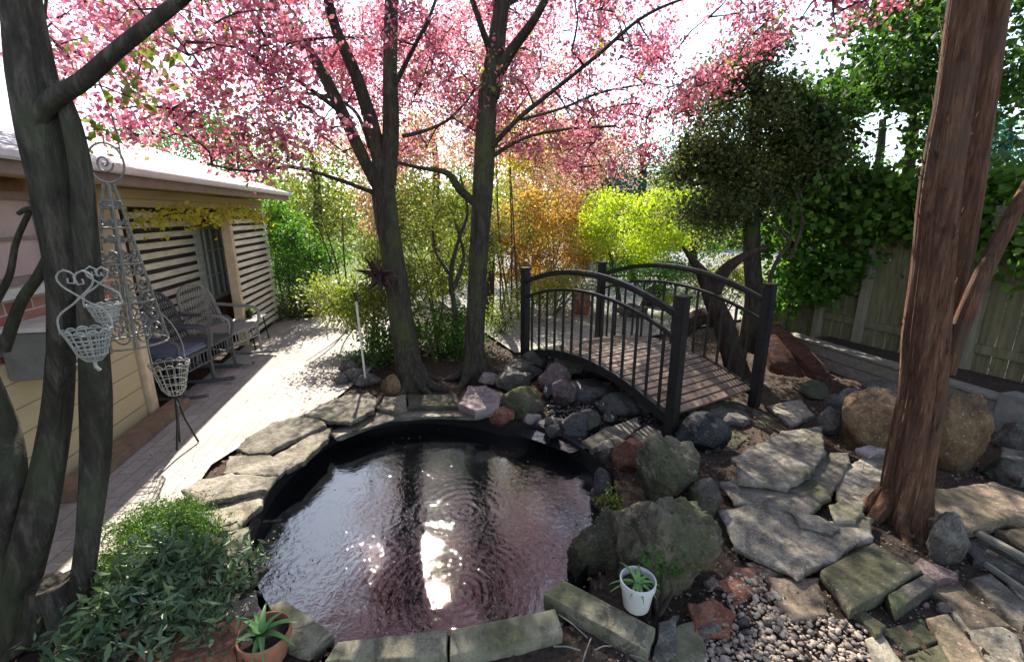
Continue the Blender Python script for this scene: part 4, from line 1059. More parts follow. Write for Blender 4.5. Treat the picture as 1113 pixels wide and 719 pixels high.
RH = Matrix((HD, HN, Vector((0, 0, 1)))).transposed()
house = empty('house', 'low cream and timber house with pale roof along the left of the patio', 'house', wall(0))
def wbox(mb, s0, s1, z0, z1, o0, o1): mb.box(wall((s0+s1)/2, (z0+z1)/2, (o0+o1)/2), (s1-s0, o1-o0, z1-z0), RH)
HS0, HS1, EZ = -6.0, 4.05, 2.0
m_ = MB(); wbox(m_, HS0, -.03, -.05, EZ+.06, -.30, -.10); wbox(m_, -.15, -.03, -.05, EZ+.06, -.85, -.30); wbox(m_, -.03, HS1-.2, -.05, EZ+.06, -.85, -.62); wbox(m_, HS1-.2, HS1, -.05, EZ+.06, -6, -.30); m_.build('wall', M['wall_brown'], house, False)
m_ = MB(); wbox(m_, HS0, -.04, .0, .93, -.10, .0); m_.build('lower_wall', M['wall_yellow'], house, False)
m_ = MB(); wbox(m_, HS0, -.04, .93, 1.30, -.10, -.03); m_.build('brick_band', M['brick'], house, False)
m_ = MB(); wbox(m_, .0, .10, 0, EZ+.04, -.09, .03); m_.build('porch_post', M['post_wood'], house, False, bevel=.006)
m_ = MB(); wbox(m_, .10, HS1-.1, 1.86, EZ+.0, -.10, -.02); m_.build('header_board', M['wall_yellow'], house, False)
m_ = MB(); wbox(m_, HS0, HS1+.06, EZ+.02, EZ+.05, -.72, .34); m_.build('soffit', M['soffit'], house, False)
m_ = MB(); wbox(m_, HS0, HS1+.08, EZ+.0, EZ+.10, .34, .365); m_.build('fascia', M['fascia'], house, False)
m_ = MB(); wbox(m_, HS0, HS1+.08, EZ+.07, EZ+.125, .367, .43); m_.build('gutter', M['gutter'], house, False, bevel=.01)
# roof: two slopes with ridge along the house
rf = MB(); zr = 3.35; e0 = .40
for (oa, za, ob, zb_) in ((e0, EZ+.12, -3.2, zr), (-3.2, zr, -7, EZ+.15)):
    a, b_, c, d_ = wall(HS0-.2, za, oa), wall(HS1+.08, za, oa), wall(HS1+.08, zb_, ob), wall(HS0-.2, zb_, ob)
    up = Vector((0, 0, .05)); rf.add([a, b_, c, d_, a-up, b_-up, c-up, d_-up], [(0, 1, 2, 3), (7, 6, 5, 4), (0, 4, 5, 1), (1, 5, 6, 2), (2, 6, 7, 3), (3, 7, 4, 0)])
rf.build('roof', M['shingle'], house, False)
g_ = MB(); a, b_, c = wall(HS1-.01, EZ+.05, .3), wall(HS1-.01, EZ+.05, -6.7), wall(HS1-.01, zr-.06, -3.2); g_.add([a, b_, c], [(0, 1, 2)]); g_.build('gable', M['wall_yellow'], house, False)
def window(s0, s1, z0, z1, nx_, nz_, fm, gm, name='window', o=-.06):
    f = MB(); t = .05
    wbox(f, s0, s1, z1-t, z1, o-.03, o+.03); wbox(f, s0, s1, z0, z0+t, o-.03, o+.03); wbox(f, s0, s0+t, z0+t, z1-t, o-.03, o+.03); wbox(f, s1-t, s1, z0+t, z1-t, o-.03, o+.03)
    fo = f.build(name, fm, house, False, bevel=.004)
    b_ = MB()
    for i in range(1, nx_): x = s0+(s1-s0)*i/nx_; wbox(b_, x-.01, x+.01, z0+t, z1-t, o-.012, o+.016)
    for i in range(1, nz_): z = z0+(z1-z0)*i/nz_; wbox(b_, s0+t, s1-t, z-.01, z+.01, o-.014, o+.014)
    if nx_ > 1 or nz_ > 1: b_.build('muntins', fm, fo, False)
    p = MB(); wbox(p, s0+t, s1-t, z0+t, z1-t, o-.024, o-.016); p.build('pane', gm, fo, False)
    return fo
window(2.86, 3.72, .55, 1.62, 4, 3, M['white_paint'], M['glass'], o=-.58)
fo = window(-2.6, -.62, 1.36, 1.93, 4, 2, M['fascia'], M['curtain'], o=-.05)
m_ = MB(); wbox(m_, -2.65, -.55, 1.30, 1.36, -.1, .05); m_.build('sill', M['white_paint'], fo, False)
m_ = MB(); wbox(m_, 2.80, 3.8, .0, .53, -.715, -.68)
for i in range(6): wbox(m_, 2.84+i*.16, 2.96+i*.16, .02, .50, -.68, -.665)
m_.build('lower_panel', M['wall_grey'], house, False)
def screen(s0, s1, z0, z1, n, O):
    m_ = MB()
    for i in range(n):
        z = z0+(z1-z0)*(i+.5)/n; h_ = (z1-z0)/n
        m_.beam(wall(s0+random.uniform(-.02, .02), z+random.uniform(-.008, .008), O), wall(s1+random.uniform(-.02, .02), z+random.uniform(-.008, .008), O), .02, h_*.58)
    wbox(m_, s0-.0, s0+.05, z0-.02, z1, O-.035, O-.012); wbox(m_, s1-.05, s1, z0-.02, z1, O-.035, O-.012)
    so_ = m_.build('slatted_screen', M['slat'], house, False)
    b_ = MB(); wbox(b_, s0, s1, z0, z1, O-.075, O-.045); b_.build('backing', M['slat_dark'], so_, False)  # dark sheet standing in for the shade behind the slats
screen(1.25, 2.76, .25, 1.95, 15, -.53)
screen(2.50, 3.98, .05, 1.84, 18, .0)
m_ = MB(); wbox(m_, 2.40, 2.49, 0, 1.86, -.09, .02); m_.build('door_jamb', M['post_wood'], house, False, bevel=.004)
# wall mounted air unit on the left and step
ac = empty('air_conditioner', 'grey box air conditioner under the curtained window at the left edge', 'air conditioner', wall(-1.0, .84, .15))
m_ = MB(); wbox(m_, -1.25, -.72, .82, 1.12, .0, .26); m_.build('casing', m_plain('grey_casing', (.20, .20, .19), (.14, .14, .13), .5), ac, False, bevel=.01)
m_ = MB()
for i in range(6): z = .86+i*.04; wbox(m_, -1.2, -.78, z, z+.015, .261, .272)
m_.build('grille', M['white_paint'], ac, False)
m_ = MB(); wbox(m_, -1.28, -.69, 1.124, 1.15, .0, .28); m_.build('top_cover', M['white_paint'], ac, False)
m_ = MB(); m_.beam(wall(-1.3, .045, .14), wall(.25, .045, .14), .16, .09); tag(m_.build('timber_step', M['sill'], None, False, bevel=.01), 'low brown timber kerb along the foot of the yellow wall', 'timber step')
# flower garland over the window
gv = empty('climbing_vine', 'yellow-green vine draped over the porch window below the eave', 'vine', wall(1.7, 1.8, .08))
P = spline([wall(.4, 1.72, .06), wall(1.0, 1.80, .08), wall(1.7, 1.74, .10), wall(2.5, 1.82, .08), wall(3.6, 1.70, .08)], .1)
m_ = MB(); m_.tube(P, .008, 5); m_.build('stems', M['twig'], gv)
leaf_mesh('foliage', blob_points(P, 34, .075), .05, M['leaf_yellow'], gv, .6, 0, .6)

# ------------------------------------------------------------------ WIRE WORK
def scroll(cx, cz, r0, turns, a0, sgn=1, n=26, shrink=.85):
    return [(cx+math.cos(a0+sgn*2*math.pi*turns*i/n)*r0*(1-shrink*i/n), cz+math.sin(a0+sgn*2*math.pi*turns*i/n)*r0*(1-shrink*i/n)) for i in range(n+1)]
def wirecurve(mb, pts2, org, ax, r=.0035, y=0.):
    ay = Vector((-ax.y, ax.x, 0))
    mb.tube(spline([org+ax*p[0]+ay*y+Vector((0, 0, p[1])) for p in pts2], .015), r, 5)
def wire_basket(name, label, center, top_w, h, group, scale=1, heart=True, stand=0, yaw=0, mat='wire'):
    root = empty(name, label, 'wire basket', center, group)
    c = Vector(center); ax = Vector((math.cos(yaw), math.sin(yaw), 0)); ay = Vector((-ax.y, ax.x, 0))
    m_ = MB(); tw_ = top_w/2
    levels = [(1.0, 0), (.86, -.25), (.72, -.55), (.62, -.8), (.35, -1.0)]
    for f_, z_ in levels:
        m_.tube([c+ax*math.cos(a)*tw_*f_+ay*math.sin(a)*tw_*f_*.8+Vector((0, 0, z_*h)) for a in np.linspace(0, 2*math.pi, 25)], .0034, 5, False)
    for k in range(16):
        a = 2*math.pi*k/16
        m_.tube([c+ax*math.cos(a)*tw_*f_+ay*math.sin(a)*tw_*f_*.8+Vector((0, 0, z_*h)) for f_, z_ in levels], .0026, 5, False)
    for k in range(12):
        a = 2*math.pi*k/12; o_ = c+ax*math.cos(a)*tw_*1.02+ay*math.sin(a)*tw_*.82
        tx = -ax*math.sin(a)+ay*math.cos(a)*.8
        m_.tube([o_+tx*math.cos(t)*tw_*.22+Vector((0, 0, math.sin(t)*h*.09)) for t in np.linspace(0, math.pi, 8)], .003, 5, False)
    m_.tube([c+Vector((0, 0, -h)), c+Vector((0, 0, -h*1.25)), c+ax*.01+Vector((0, 0, -h*1.4))], .006*scale, 6)
    m_.build('basket', M[mat], root)
    if heart:
        m_ = MB(); W_, Z_ = top_w*.62, h*1.9
        for s_ in (-1, 1):
            pts = [(s_*tw_*.98, 0), (s_*tw_*.9, Z_*.3), (s_*tw_*.15, Z_*.52), (-s_*tw_*.15, Z_*.62), (-s_*tw_*.75, Z_*.82), (-s_*tw_*.85, Z_*.98), (-s_*tw_*.5, Z_*1.08), (-s_*tw_*.1, Z_*.98), (-s_*tw_*.2, Z_*.84), (-s_*tw_*.45, Z_*.86), (-s_*tw_*.42, Z_*.94)]
            wirecurve(m_, pts, c, ax, .0034, .02*s_)
        m_.build('scroll_handle', M[mat], root)
    else:
        m_ = MB()
        for s_ in (-1, 1):
            wirecurve(m_, [(s_*tw_*.95, 0), (s_*tw_*.95, h*.7), (s_*tw_*.6, h*1.3), (0, h*1.75)], c, ax, .004)
        m_.build('handle', M[mat], root)
    if stand:
        m_ = MB()
        for a in (0.5, 2.6, 4.7):
            m_.tube([c+Vector((0, 0, -h*.9)), c+Vector((math.cos(a)*.03, math.sin(a)*.03, -h*.9-(c.z-h*.9)*.5)), Vector((c.x+math.cos(a)*.09, c.y+math.sin(a)*.09, .01))], .008, 6)
        m_.build('stand', M['iron_dark'], root)
    return root
wire_basket('wire_basket', 'front pale wire basket with heart scroll handle hung on the grey tree', at(95, 360, 1.56), .135, .105, None, yaw=.35)
wire_basket('wire_basket', 'second wire basket, behind and above the front one on the grey tree', at(113, 332, 1.66), .10, .07, None, yaw=.35)
wire_basket('wire_basket', 'wire basket with pointed arch handle standing on a leg by the dark rocking chair', at(184, 396, 3.3), .27, .24, None, heart=False, stand=1, mat='wire')
# basket arms to the tree
ar = MB()
ar.tube(spline([at(128, 395, 1.8), at(150, 392, 2.3), at(165, 389, 3.3)], .05), .005, 5); ar.tube(spline([at(126, 432, 1.82), at(150, 424, 2.3), at(166, 420, 3.3)], .05), .004, 5)
# obelisk
ob = empty('wire_obelisk', 'tall narrow grey wire trellis with curls hanging under the left branch', 'trellis', at(140, 350, 2.55))
Yo = 2.55; m_ = MB(); ap = at(118, 200, Yo); bb = at(144, 372, Yo)
hgt = ap.z-bb.z
for k in range(4):
    a = math.pi/4+k*math.pi/2; f_ = bb+Vector((math.cos(a)*.17, math.sin(a)*.17, 0))
    m_.tube([f_, ap+Vector((math.cos(a)*.02, math.sin(a)*.02, 0))], .008, 6)
for f_ in (0, .28, .52, .74, .9):
    c = bb.lerp(ap, f_); r_ = .17*(1-f_)+.02*f_
    m_.tube([c+Vector((math.cos(t)*r_, math.sin(t)*r_, 0)) for t in np.linspace(0, 2*math.pi, 21)], .006, 5, False)
for f_ in (.02, .12, .22, .32, .42, .52, .62, .72, .82):
    c = bb.lerp(ap, f_); r_ = (.17*(1-f_)+.02*f_)*.75
    for a in (0, math.pi/2, math.pi, -math.pi/2):
        axx = Vector((math.cos(a+math.pi/2), math.sin(a+math.pi/2), 0)); o_ = c+Vector((math.cos(a), math.sin(a), 0))*r_*.95
        for s_ in (-1, 1):
            wirecurve(m_, [(s_*(x), y) for x, y in scroll(r_*.45, .05, max(.02, r_*.42), 1.4, math.pi, 1)], o_, axx, .0052)
m_.build('frame', M['wire_grey'], ob)
m_ = MB(); top = at(115, 177, Yo)
rr = .095
m_.tube([top+Vector((math.cos(t)*rr, 0, math.sin(t)*rr*1.05)) for t in np.linspace(0, 2*math.pi, 31)], .0055, 6, False)
wirecurve(m_, [(x-.01, y) for x, y in scroll(0, .0, .05, 1.5, 0, -1)], top, Vector((1, 0, 0)), .005)
m_.tube(spline([top+Vector((rr*.9, 0, .02)), at(128, 150, Yo), at(118, 115, Yo-.2), at(108, 90, 1.95)], .04), .004, 5)
m_.build('ring_hook', M['wire_grey'], ob)

# ------------------------------------------------------------------ FURNITURE
M['wicker_dark'] = m_plain('dark_wicker', (.07, .07, .075), (.12, .12, .125), .6, 60, bs=.8)
M['wicker_pale'] = m_plain('pale_wicker', (.34, .34, .32), (.22, .22, .20), .7, 60, bs=.8)
M['cushion'] = m_plain('blue_cushion', (.16, .19, .26), (.11, .13, .18), .9, 30)
def chair(name, label, pos, yaw, mat, cushion=None, rockers=True, backh=.92, w_=.52):
    root = empty(name, label, 'chair', pos)
    Mx = Matrix.Translation(Vector(pos)) @ Matrix.Rotation(yaw, 4, 'Z')
    T = lambda x, y, z: Mx @ Vector((x, y, z))
    hw = w_/2
    # seat (woven, slightly bulging)
    m_ = MB(); m_.box(T(0, 0, .40), (w_-.04, .50, .035), Mx.to_3x3()); m_.build('seat', mat, root, bevel=.012)
    # back: arched frame + vertical strands
    m_ = MB(); bt = []
    for i in range(17):
        a = math.pi*i/16; x = -math.cos(a)*hw; z = .62+(backh-.62)*math.sin(a)**.6; y = .24+(z-.40)*.30
        bt.append(T(x, y, z))
    m_.tube([T(-hw, .24, .40)]+bt+[T(hw, .24, .40)], .016, 8); m_.build('back_frame', mat, root)
    m_ = MB()
    for i in range(13):
        x = -hw*.88+hw*1.76*i/12; a = math.acos(max(-1, min(1, -x/hw))); zt = .62+(backh-.62)*math.sin(a)**.6
        m_.tube([T(x, .24, .41), T(x, .24+(zt-.40)*.30, zt)], .008, 5)
    for zz in (.5, .6, .7, .8):
        if zz < backh-.05: m_.tube([T(-hw*.96, .24+(zz-.4)*.3+.004, zz), T(hw*.96, .24+(zz-.4)*.3+.004, zz)], .007, 5)
    m_.build('back_weave', mat, root)
    for s_ in (-1, 1):
        m_ = MB(); m_.tube(spline([T(s_*hw, .30, .66), T(s_*(hw+.03), .05, .64), T(s_*(hw+.02), -.20, .62), T(s_*hw, -.26, .54), T(s_*hw, -.24, .42)], .04), .02, 8); m_.build('armrest', mat, root)
        for yy in (-.22, .22):
            m_ = MB(); m_.tube([T(s_*hw*.94, yy, .42), T(s_*hw*.96, yy*1.08, .055 if rockers else .0)], .017, 8); m_.build('leg', mat, root)
        if rockers:
            m_ = MB(); m_.tube([T(s_*hw*.96, y_, .018+.16*(y_-.02)**2) for y_ in np.linspace(-.45, .52, 14)], .018, 8); m_.build('rocker', mat, root)
    m_ = MB()
    for k in range(9): m_.tube([T(-hw*.9+hw*1.8*k/8, -.245, .39), T(-hw*.9+hw*1.8*k/8, -.245, .27)], .006, 5)
    m_.tube([T(-hw*.94, -.24, .27), T(hw*.94, -.24, .27)], .01, 6); m_.build('apron', mat, root)
    if cushion:
        m_ = MB(); m_.box(T(0, -.01, .445), (w_-.1, .46, .06), Mx.to_3x3()); m_.build('seat_cushion', cushion, root, bevel=.02, seg=3)
        m_ = MB(); m_.box(T(0, .275, .64), (w_-.14, .06, .36), Mx.to_3x3() @ Matrix.Rotation(-.29, 3, 'X')); m_.build('back_cushion', cushion, root, bevel=.02, seg=3)
    return root
HY = math.atan2(HD.y, HD.x)-math.pi/2
chair('rocking_chair', 'dark wicker rocking chair with blue-grey cushions by the porch post', Vector((*G(194, 426)[:2], .004)), math.pi/2+HY-.15, M['wicker_dark'], M['cushion'], True, 1.0)
chair('rocking_chair', 'dark wicker rocking chair between the cushioned one and the pale chair', Vector((*G(222, 408)[:2], .004)), math.pi/2+HY-.1, M['wicker_dark'], None, True, .96)
chair('wicker_chair', 'pale whitewashed wicker chair nearest the small black table', Vector((*G(252, 391)[:2], .004)), math.pi/2+HY-.3, M['wicker_pale'], None, True, .95, .54)
tq = G(272, 374)-A0; TS, TO = tq.dot(HD), tq.dot(HN)
tb = empty('side_table', 'low black metal side table at the far end of the porch seats', 'table', wall(TS, 0, TO))
m_ = MB(); m_.box(wall(TS, .36, TO), (.62, .34, .02), RH); m_.build('table_top', M['wicker_pale'], tb, bevel=.004)
for ds in (-.27, .27):
    for do in (-.13, .13):
        m_ = MB(); m_.tube([wall(TS+ds, .35, TO+do), wall(TS+ds*1.1, .004, TO+do*1.25)], .011, 6); m_.build('leg', M['iron_dark'], tb)
# long dark bench line behind the chairs
pl = empty('flower_pot', 'small dark pot with a flower on the side table', 'pot', wall(TS+.05, .37, TO))
m_ = MB(); m_.lathe([(0, 0), (.045, 0), (.06, .07), (.063, .08), (.055, .08), (.05, .05)], wall(TS+.1, .371, TO), 16); m_.build('pot', M['iron_dark'], pl)
leaf_mesh('foliage', blob_points([wall(TS+.1, .47, TO)], 60, .035), .04, M['leaf_deep'], pl, .5)

# ------------------------------------------------------------------ POTS, GADGETS
M['plastic_white'] = m_plain('white_plastic', (.60, .60, .58), (.50, .50, .47), .45, 10)
M['terracotta'] = m_plain('terracotta', (.38, .17, .10), (.26, .12, .07), .85, 14)
M['potting_soil'] = m_plain('potting_soil', (.03, .022, .017), (.06, .045, .035), .95, 60, bs=1, bd=.01)
def pot(name, label, c, rt, h, mat, rim=.014, saucer=False):
    root = empty(name, label, 'plant pot', c); rb = rt*.70
    m_ = MB(); m_.lathe([(0, 0), (rb, 0), (rb+.003, .004), (rt*.94, h-.035), (rt, h-.034), (rt*1.03, h-.004), (rt*1.02, h), (rt*.95, h), (rt*.92, h-.03), (rt*.88, h-.045)], c, 40); b_ = m_.build('body', mat, root)
    m_ = MB(); m_.lathe([(0, h-.022), (rt*.5, h-.026), (rt*.915, h-.034)], c, 24); m_.build('soil', M['potting_soil'], root)
    return root
def aloe(root, c, n, L, wd, mat, up=.6, name='leaf', seed=1):
    rs = random.Random(seed)
    for i in range(n):
        a = 2*math.pi*i/n*1.0+rs.uniform(-.3, .3); el = rs.uniform(.3, 1.25)*up*1.3; l = L*rs.uniform(.7, 1.1)
        m_ = MB(); P = []; seg = 9; dirh = Vector((math.cos(a), math.sin(a), 0))
        for k in range(seg+1):
            t = k/seg; ang = el-t*rs.uniform(.5, .7)
            P.append(Vector(c)+dirh*(l*t*math.cos(el-.35*t))+Vector((0, 0, l*t*math.sin(el-.35*t)-.25*l*t*t)))
        side = Vector((-dirh.y, dirh.x, 0)); vs = []
        for k, p in enumerate(P):
            t = k/seg; w2 = wd*.5*(1-t**1.6)+.0008
            vs += [p+side*w2+Vector((0, 0, w2*.5)), p-Vector((0, 0, w2*.35)), p-side*w2+Vector((0, 0, w2*.5)), p+Vector((0, 0, .001))]
        fs = []
        for k in range(seg):
            for q in range(4): fs.append((k*4+q, k*4+(q+1) % 4, (k+1)*4+(q+1) % 4, (k+1)*4+q))
        fs.append((0, 3, 2, 1)); m_.add(vs, fs); m_.build(name, mat, root)
pc_ = G(692, 668, .07)
wp = pot('plant_pot', 'white plastic pot with a spiky green plant on the diagonal concrete block', (pc_.x+.01, pc_.y+.05, .072), .078, .145, M['plastic_white'])
aloe(wp, (pc_.x+.01, pc_.y+.05, .19), 13, .12, .02, M['leaf_aloe'], .6, 'leaf', 3)
tp_ = G(292, 715, .0)
tp = pot('plant_pot', 'terracotta pot holding a long-leaved aloe at the bottom left of the pond', (tp_.x, tp_.y, .01), .10, .13, M['terracotta'])
aloe(tp, (tp_.x-.01, tp_.y, .125), 12, .17, .028, M['leaf_aloe'], .7, 'leaf', 5)
t2 = G(140, 712, .0)
tp2 = pot('plant_pot', 'leaning terracotta pot half hidden under the blue-green plant', (t2.x, t2.y+.03, .01), .10, .17, M['terracotta'])
# rusty red-brown trough
m_ = MB(); q = G(215, 712, .05); m_.box((q.x, q.y-.02, .07), (.36, .16, .14), Matrix.Rotation(.35, 3, 'Z')); tag(m_.build('clay_trough', M['rock_red'], None, bevel=.015), 'weathered red clay trough under the blue-green plant at the bottom edge', 'planter')
# plants of the left bed
def bush_at(name, label, px, py, z, r, mat, K, n, size, sig, aspect=.35, dropv=0, cat='plant', upb=.2):
    c = G(px, py, z); return shrub(name, label, cat, (c.x, c.y, 0), tuple(c), r, mat, K, n, size, sig, stems=7, aspect=aspect, drop=dropv, hollow=.1, upbias=upb)
bush_at('low_juniper', 'cushion of bright green juniper at the corner of the patio and pond', 170, 585, .10, (.30, .22, .10), M['leaf_juniper'], 60, 260, .022, .05, .25, cat='shrub')
bush_at('low_juniper', 'small yellow-green tuft behind the bright green juniper cushion', 188, 560, .12, (.14, .10, .08), M['leaf_juniper'], 20, 200, .022, .045, .25, cat='shrub')
bush_at('leafy_plant', 'blue-green long-leaved succulent spreading over the bed at the lower left', 170, 640, .18, (.30, .26, .15), M['leaf_blue'], 80, 30, .058, .05, .3)
bush_at('leafy_plant', 'blue-green leafy shoots in front of the terracotta pots', 150, 690, .20, (.34, .14, .12), M['leaf_blue'], 34, 24, .055, .055, .3)
bush_at('leafy_plant', 'thin shoots leaning over the left pond rim', 258, 625, .12, (.14, .16, .10), M['leaf_blue'], 18, 14, .045, .05, .3)
bush_at('leafy_plant', 'sparse yellowish tuft beside the sloping boulder over the pond', 662, 545, .12, (.06, .06, .04), M['leaf_olive'], 8, 40, .03, .025, .3)
bush_at('leafy_plant', 'little green sprig growing right of the white plant pot', 722, 606, .25, (.07, .06, .04), M['leaf_green'], 8, 30, .035, .03, .4)
# black wedge with hose
wd = empty('pond_lamp', 'slim black garden light lying on the left pond coping', 'garden light', G(218, 560, .06))
m_ = MB(); m_.beam(G(196, 545, .10), G(236, 572, .07), .035, .022); m_.build('housing', M['iron_dark'], wd, bevel=.005)
m_ = MB(); m_.tube(spline([G(236, 573, .06), G(248, 570, .06), G(258, 566, .06)], .02), .006, 6); m_.build('cable', M['iron_dark'], wd)
m_ = MB(); m_.beam(G(203, 552, .085), G(228, 572, .065), .025, .006); m_.build('lens', M['plastic_white'], wd)
# white stake with black top by tree A
st = empty('garden_stake', 'thin white stake with a black top left of the left middle tree', 'stake', G(398, 420))
a = G(398, 418); m_ = MB(); m_.tube([a-Vector((0, 0, .03)), Vector((a.x-.03, a.y, .92))], .012, 8); m_.build('pole', M['white_paint'], st)
m_ = MB(); m_.tube([Vector((a.x-.03, a.y, .92)), Vector((a.x-.034, a.y, 1.02))], .018, 8); m_.build('cap', M['iron_dark'], st)
# star
sc_ = at(412, 298, 4.25)
star = empty('hanging_star', 'dark many-pointed metal star hanging in front of the left middle trunk', 'ornament', sc_)
bm = bmesh.new(); bmesh.ops.create_icosphere(bm, subdivisions=1, radius=.055)
m_ = MB(); dirs = []
for f in bm.faces: dirs.append(f.normal.copy())
bm.free()
for k, d_ in enumerate(dirs):
    if k % 2 == 0 or abs(d_.y) < .35:
        a1 = d_.orthogonal().normalized(); a2 = d_.cross(a1); L_ = .24 if abs(d_.z) > .8 or abs(d_.x) > .8 else .20
        base = [sc_+d_*.04+(a1*math.cos(t)+a2*math.sin(t))*.045 for t in (0, 1.571, 3.1416, 4.712)]
        m_.add(base+[sc_+d_*L_], [(0, 1, 4), (1, 2, 4), (2, 3, 4), (3, 0, 4), (3, 2, 1, 0)])
m_.build('points', m_plain('rusty_metal', (.03, .010, .010), (.018, .007, .007), .5), star, False)
m_ = MB(); m_.tube([sc_+Vector((0, 0, .1)), at(408, 215, 4.35)], .003, 4); m_.build('cord', M['twig'], star)

# ------------------------------------------------------------------ DRIFTWOOD behind the bridge
dw = empty('driftwood', 'twisted dark driftwood trunk leaning behind the bridge railing', 'driftwood', (3.0, 5.4, 0))
m_ = MB()
limb(m_, [(800,395,28,5.0),(788,355,24,5.1),(774,325,20,5.2),(765,300,14,5.3),(752,282,7,5.3),(742,268,3,5.3)], 5.2, 18, .03, .16, 4, (.05, 0, 1.3))
limb(m_, [(776,318,17,5.2),(786,296,14,5.2),(806,280,11,5.2),(835,268,7,5.2)], 5.2, 14, .03, .14, 4)
limb(m_, [(740,360,20,5.4),(760,345,20,5.3),(785,345,20,5.2)], 5.3, 12, .03, .14, 4)
m_.build('trunk', M['bark_stump'], dw)
lg_ = empty('fallen_log', 'reddish rough log lying between the bridge foot and the retaining wall', 'log', (3.2, 4.9, 0))
m_ = MB(); limb(m_, [(838,362,30,5.6),(858,385,38,5.3),(880,405,38,5.0),(898,428,26,4.7)], 5, 20, .03, .18, 5)
limb(m_, [(836,372,30,5.4),(850,398,34,5.1),(862,420,26,4.9)], 5, 16, .03, .18, 5)
m_.build('log', M['bark_red'], lg_)
# thin bare stems to the right of the evergreen and by tree B
for (nm, lb, pts, Y) in (('bare_sapling', 'thin bare sapling leaning right of the evergreen trunk', [(838,300,5),(858,262,4),(864,225,3),(880,190,2)], 5.6),
                         ('twisted_shrub', 'pale twisting bare stems beside the right middle tree', [(495,345,6),(490,300,5),(498,262,4),(508,230,3),(500,190,2)], 5.7)):
    b_ = at(pts[0][0], pts[0][1], Y); r_ = empty(nm, lb, 'shrub', (b_.x, Y, 0)); m_ = MB()
    limb(m_, pts, Y, 8, .04, .1, 5, (0, 0, 1.2))
    p1 = pts[1]; limb(m_, [(p1[0], p1[1], 4), (p1[0]-16, p1[1]-25, 3), (p1[0]-20, p1[1]-55, 2)], Y, 6, .04, .1, 5)
    limb(m_, [(p1[0], p1[1]+20, 5), (p1[0]+14, p1[1]-20, 4), (p1[0]+4, p1[1]-60, 2)], Y, 6, .04, .1, 5)
    m_.build('stems', M['bark_grey'] if nm == 'twisted_shrub' else M['twig'], r_)
    leaf_mesh('leaves', blob_points([at(pts[-1][0], pts[-1][1], Y), at(p1[0]+4, p1[1]-60, Y), at(p1[0]-20, p1[1]-55, Y)], 20, .08), .04, M['leaf_olive'], r_)
# planters seen through the railing
RK(715,322,16,13,M['rock_dark'],'dark rounded rock seen through the far railing',70,zb=.0)
RK(690,338,18,8,M['rock_grey'],'low grey rock beyond the far end of the bridge',71)
RK(632,330,9,14,M['rock_red'],'reddish upright stone behind the far railing of the bridge',72)

# ------------------------------------------------------------------ FENCE and RETAINING WALL (right)
M['fence_wood'] = m_plain('green_tinged_fence_board', (.19, .175, .09), (.10, .095, .055), .85, 8, stretch=(3, 3, .4), bs=.4)
M['fence_post'] = m_plain('grey_fence_post', (.23, .21, .15), (.15, .135, .095), .8, 9, stretch=(3, 3, .4))
M['wall_timber'] = m_plain('weathered_sleeper', (.22, .20, .16), (.13, .12, .10), .85, 8, stretch=(.6, 3, 3), bs=.5)
f0 = Vector((4.05, 7.0, 0)); f1 = Vector((5.25, 3.2, 0)); fd = (f1-f0).normalized(); fn = Vector((fd.y, -fd.x, 0)); FL = (f1-f0).length+2.0
if fn.x > 0: fn = -fn
RF = Matrix((fd, fn, Vector((0, 0, 1)))).transposed()
fe = empty('board_fence', 'tall greenish board fence with grey posts along the right side', 'fence', f0)
m_ = MB(); x = 0
while x < FL:
    wv = random.uniform(.13, .16); m_.box(f0+fd*(x+wv/2)+Vector((0, 0, .88+random.uniform(-.01, .01))), (wv-.012, .02, 1.75), RF); x += wv
m_.build('boards', M['fence_wood'], fe, False, bevel=.002, seg=1)
for k in range(11):
    m_ = MB(); m_.box(f0+fd*(.3+k*.56)+fn*.065+Vector((0, 0, .92)), (.085, .09, 1.9), RF); m_.build('post', M['fence_post'], fe, False, bevel=.004)
for z in (.45, 1.5):
    m_ = MB(); m_.box(f0+fd*FL/2+fn*.03+Vector((0, 0, z)), (FL, .035, .09), RF); m_.build('rail', M['fence_wood'], fe, False)
w0, w1 = G(862, 362, .3), G(1096, 432, .3)
w0.z = w1.z = 0; wd_ = (w1-w0).normalized(); wn = Vector((wd_.y, -wd_.x, 0)); WLn = (w1-w0).length
if wn.x > 0: wn = -wn
RW = Matrix((wd_, wn, Vector((0, 0, 1)))).transposed()
rw = empty('retaining_wall', 'low weathered timber retaining wall in front of the fence', 'retaining wall', w0)
for k in range(2):
    m_ = MB(); m_.box(w0+wd_*WLn/2+Vector((0, 0, .065+k*.135)), (WLn, .12, .13), RW); m_.build('sleeper', M['wall_timber'], rw, False, bevel=.008)
m_ = MB(); m_.box(w0+wd_*WLn/2+Vector((0, 0, .283)), (WLn+.06, .17, .028), RW); m_.build('cap_board', M['wall_timber'], rw, False, bevel=.004)
m_ = MB(); m_.box(w1+wd_*.08+Vector((0, 0, .17)), (.20, .20, .36), RW); m_.build('end_post', M['wall_grey'], rw, False, bevel=.01)
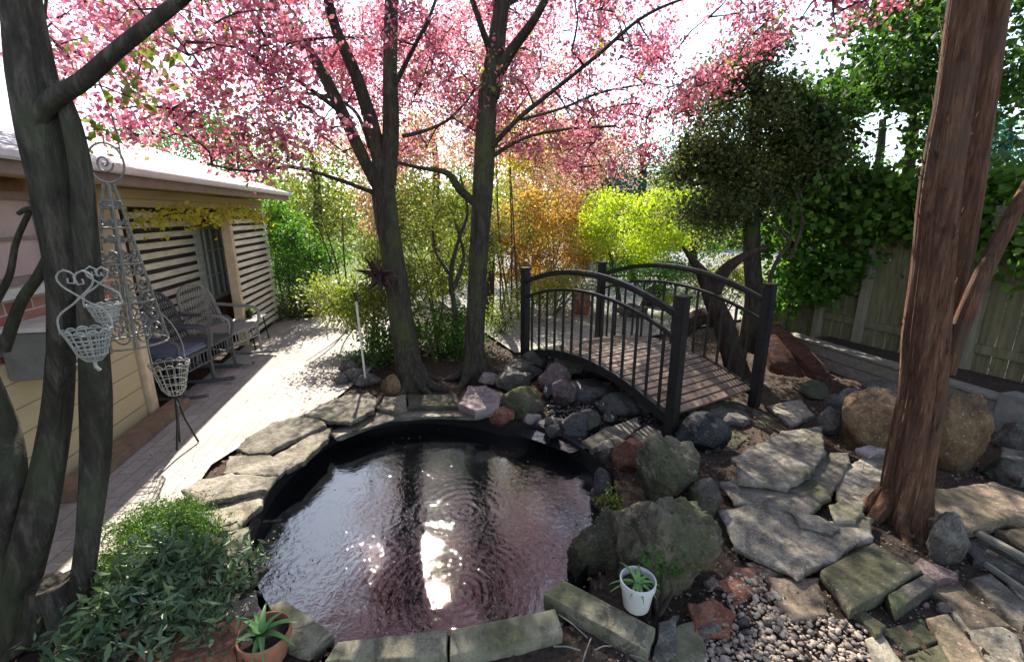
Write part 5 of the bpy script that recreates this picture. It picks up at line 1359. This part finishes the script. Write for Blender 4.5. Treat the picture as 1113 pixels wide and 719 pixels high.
# soil bed behind the wall
bq = [w0-wn*.07, w1-wn*.07, w1-wn*.9, w0-wn*.6]
bd_ = sheet('raised_bed', bq, .22, M['soil'])
# loose long plank bottom right
m_ = MB(); m_.beam(G(1062, 578, .10), G(1135, 618, .10), .045, .03); tag(m_.build('plank', M['wall_timber'], None, False, bevel=.006), 'long weathered grey plank lying at the right edge behind the paving bricks', 'plank')
m_ = MB(); m_.beam(G(1070, 612, .04), G(1140, 660, .04), .03, .03); tag(m_.build('plank', M['wall_timber'], None, False, bevel=.006), 'thin dark plank lying between the pale plank and the paving bricks', 'plank')
# broken twigs bottom centre
rs = random.Random(4)
for i in range(9):
    a = G(rs.uniform(628, 690), rs.uniform(690, 716), .01); d_ = Vector((rs.uniform(-1, 1), rs.uniform(-.6, .6), rs.uniform(-.02, .1))).normalized()*rs.uniform(.08, .18)
    m_ = MB(); m_.tube([a, a+d_*.5+Vector((0, 0, .01)), a+d_], .003, 5); tag(m_.build('fallen_twig', M['wire_grey'], None), 'short bare twig lying on the soil below the diagonal edging block', 'twig', group='fallen twigs at the bottom edge')

# ------------------------------------------------------------------ NEIGHBOURING HOUSE
nb_ = empty('neighbour_house', 'distant red-brown building with a white window behind the rose shrub', 'house', (3.2, 17, 0))
m_ = MB(); m_.box((3.6, 18.5, 1.3), (3.2, 3, 2.6)); m_.build('wall', M['wall_brown'], nb_, False)
m_ = MB(); m_.box((3.0, 16.97, 2.1), (.55, .06, .75)); wo_ = m_.build('window', M['white_paint'], nb_, False)
m_ = MB(); m_.box((3.0, 16.93, 2.1), (.42, .03, .6)); m_.build('pane', M['glass'], wo_, False)
m_ = MB(); m_.add([(1.8, 16.7, 2.6), (5.4, 16.7, 2.6), (5.4, 18.5, 3.3), (1.8, 18.5, 3.3), (1.8, 20.2, 2.6), (5.4, 20.2, 2.6)], [(0, 1, 2, 3), (3, 2, 5, 4), (0, 3, 4), (1, 5, 2), (0, 4, 5, 1)]); m_.build('roof', M['fascia'], nb_, False)
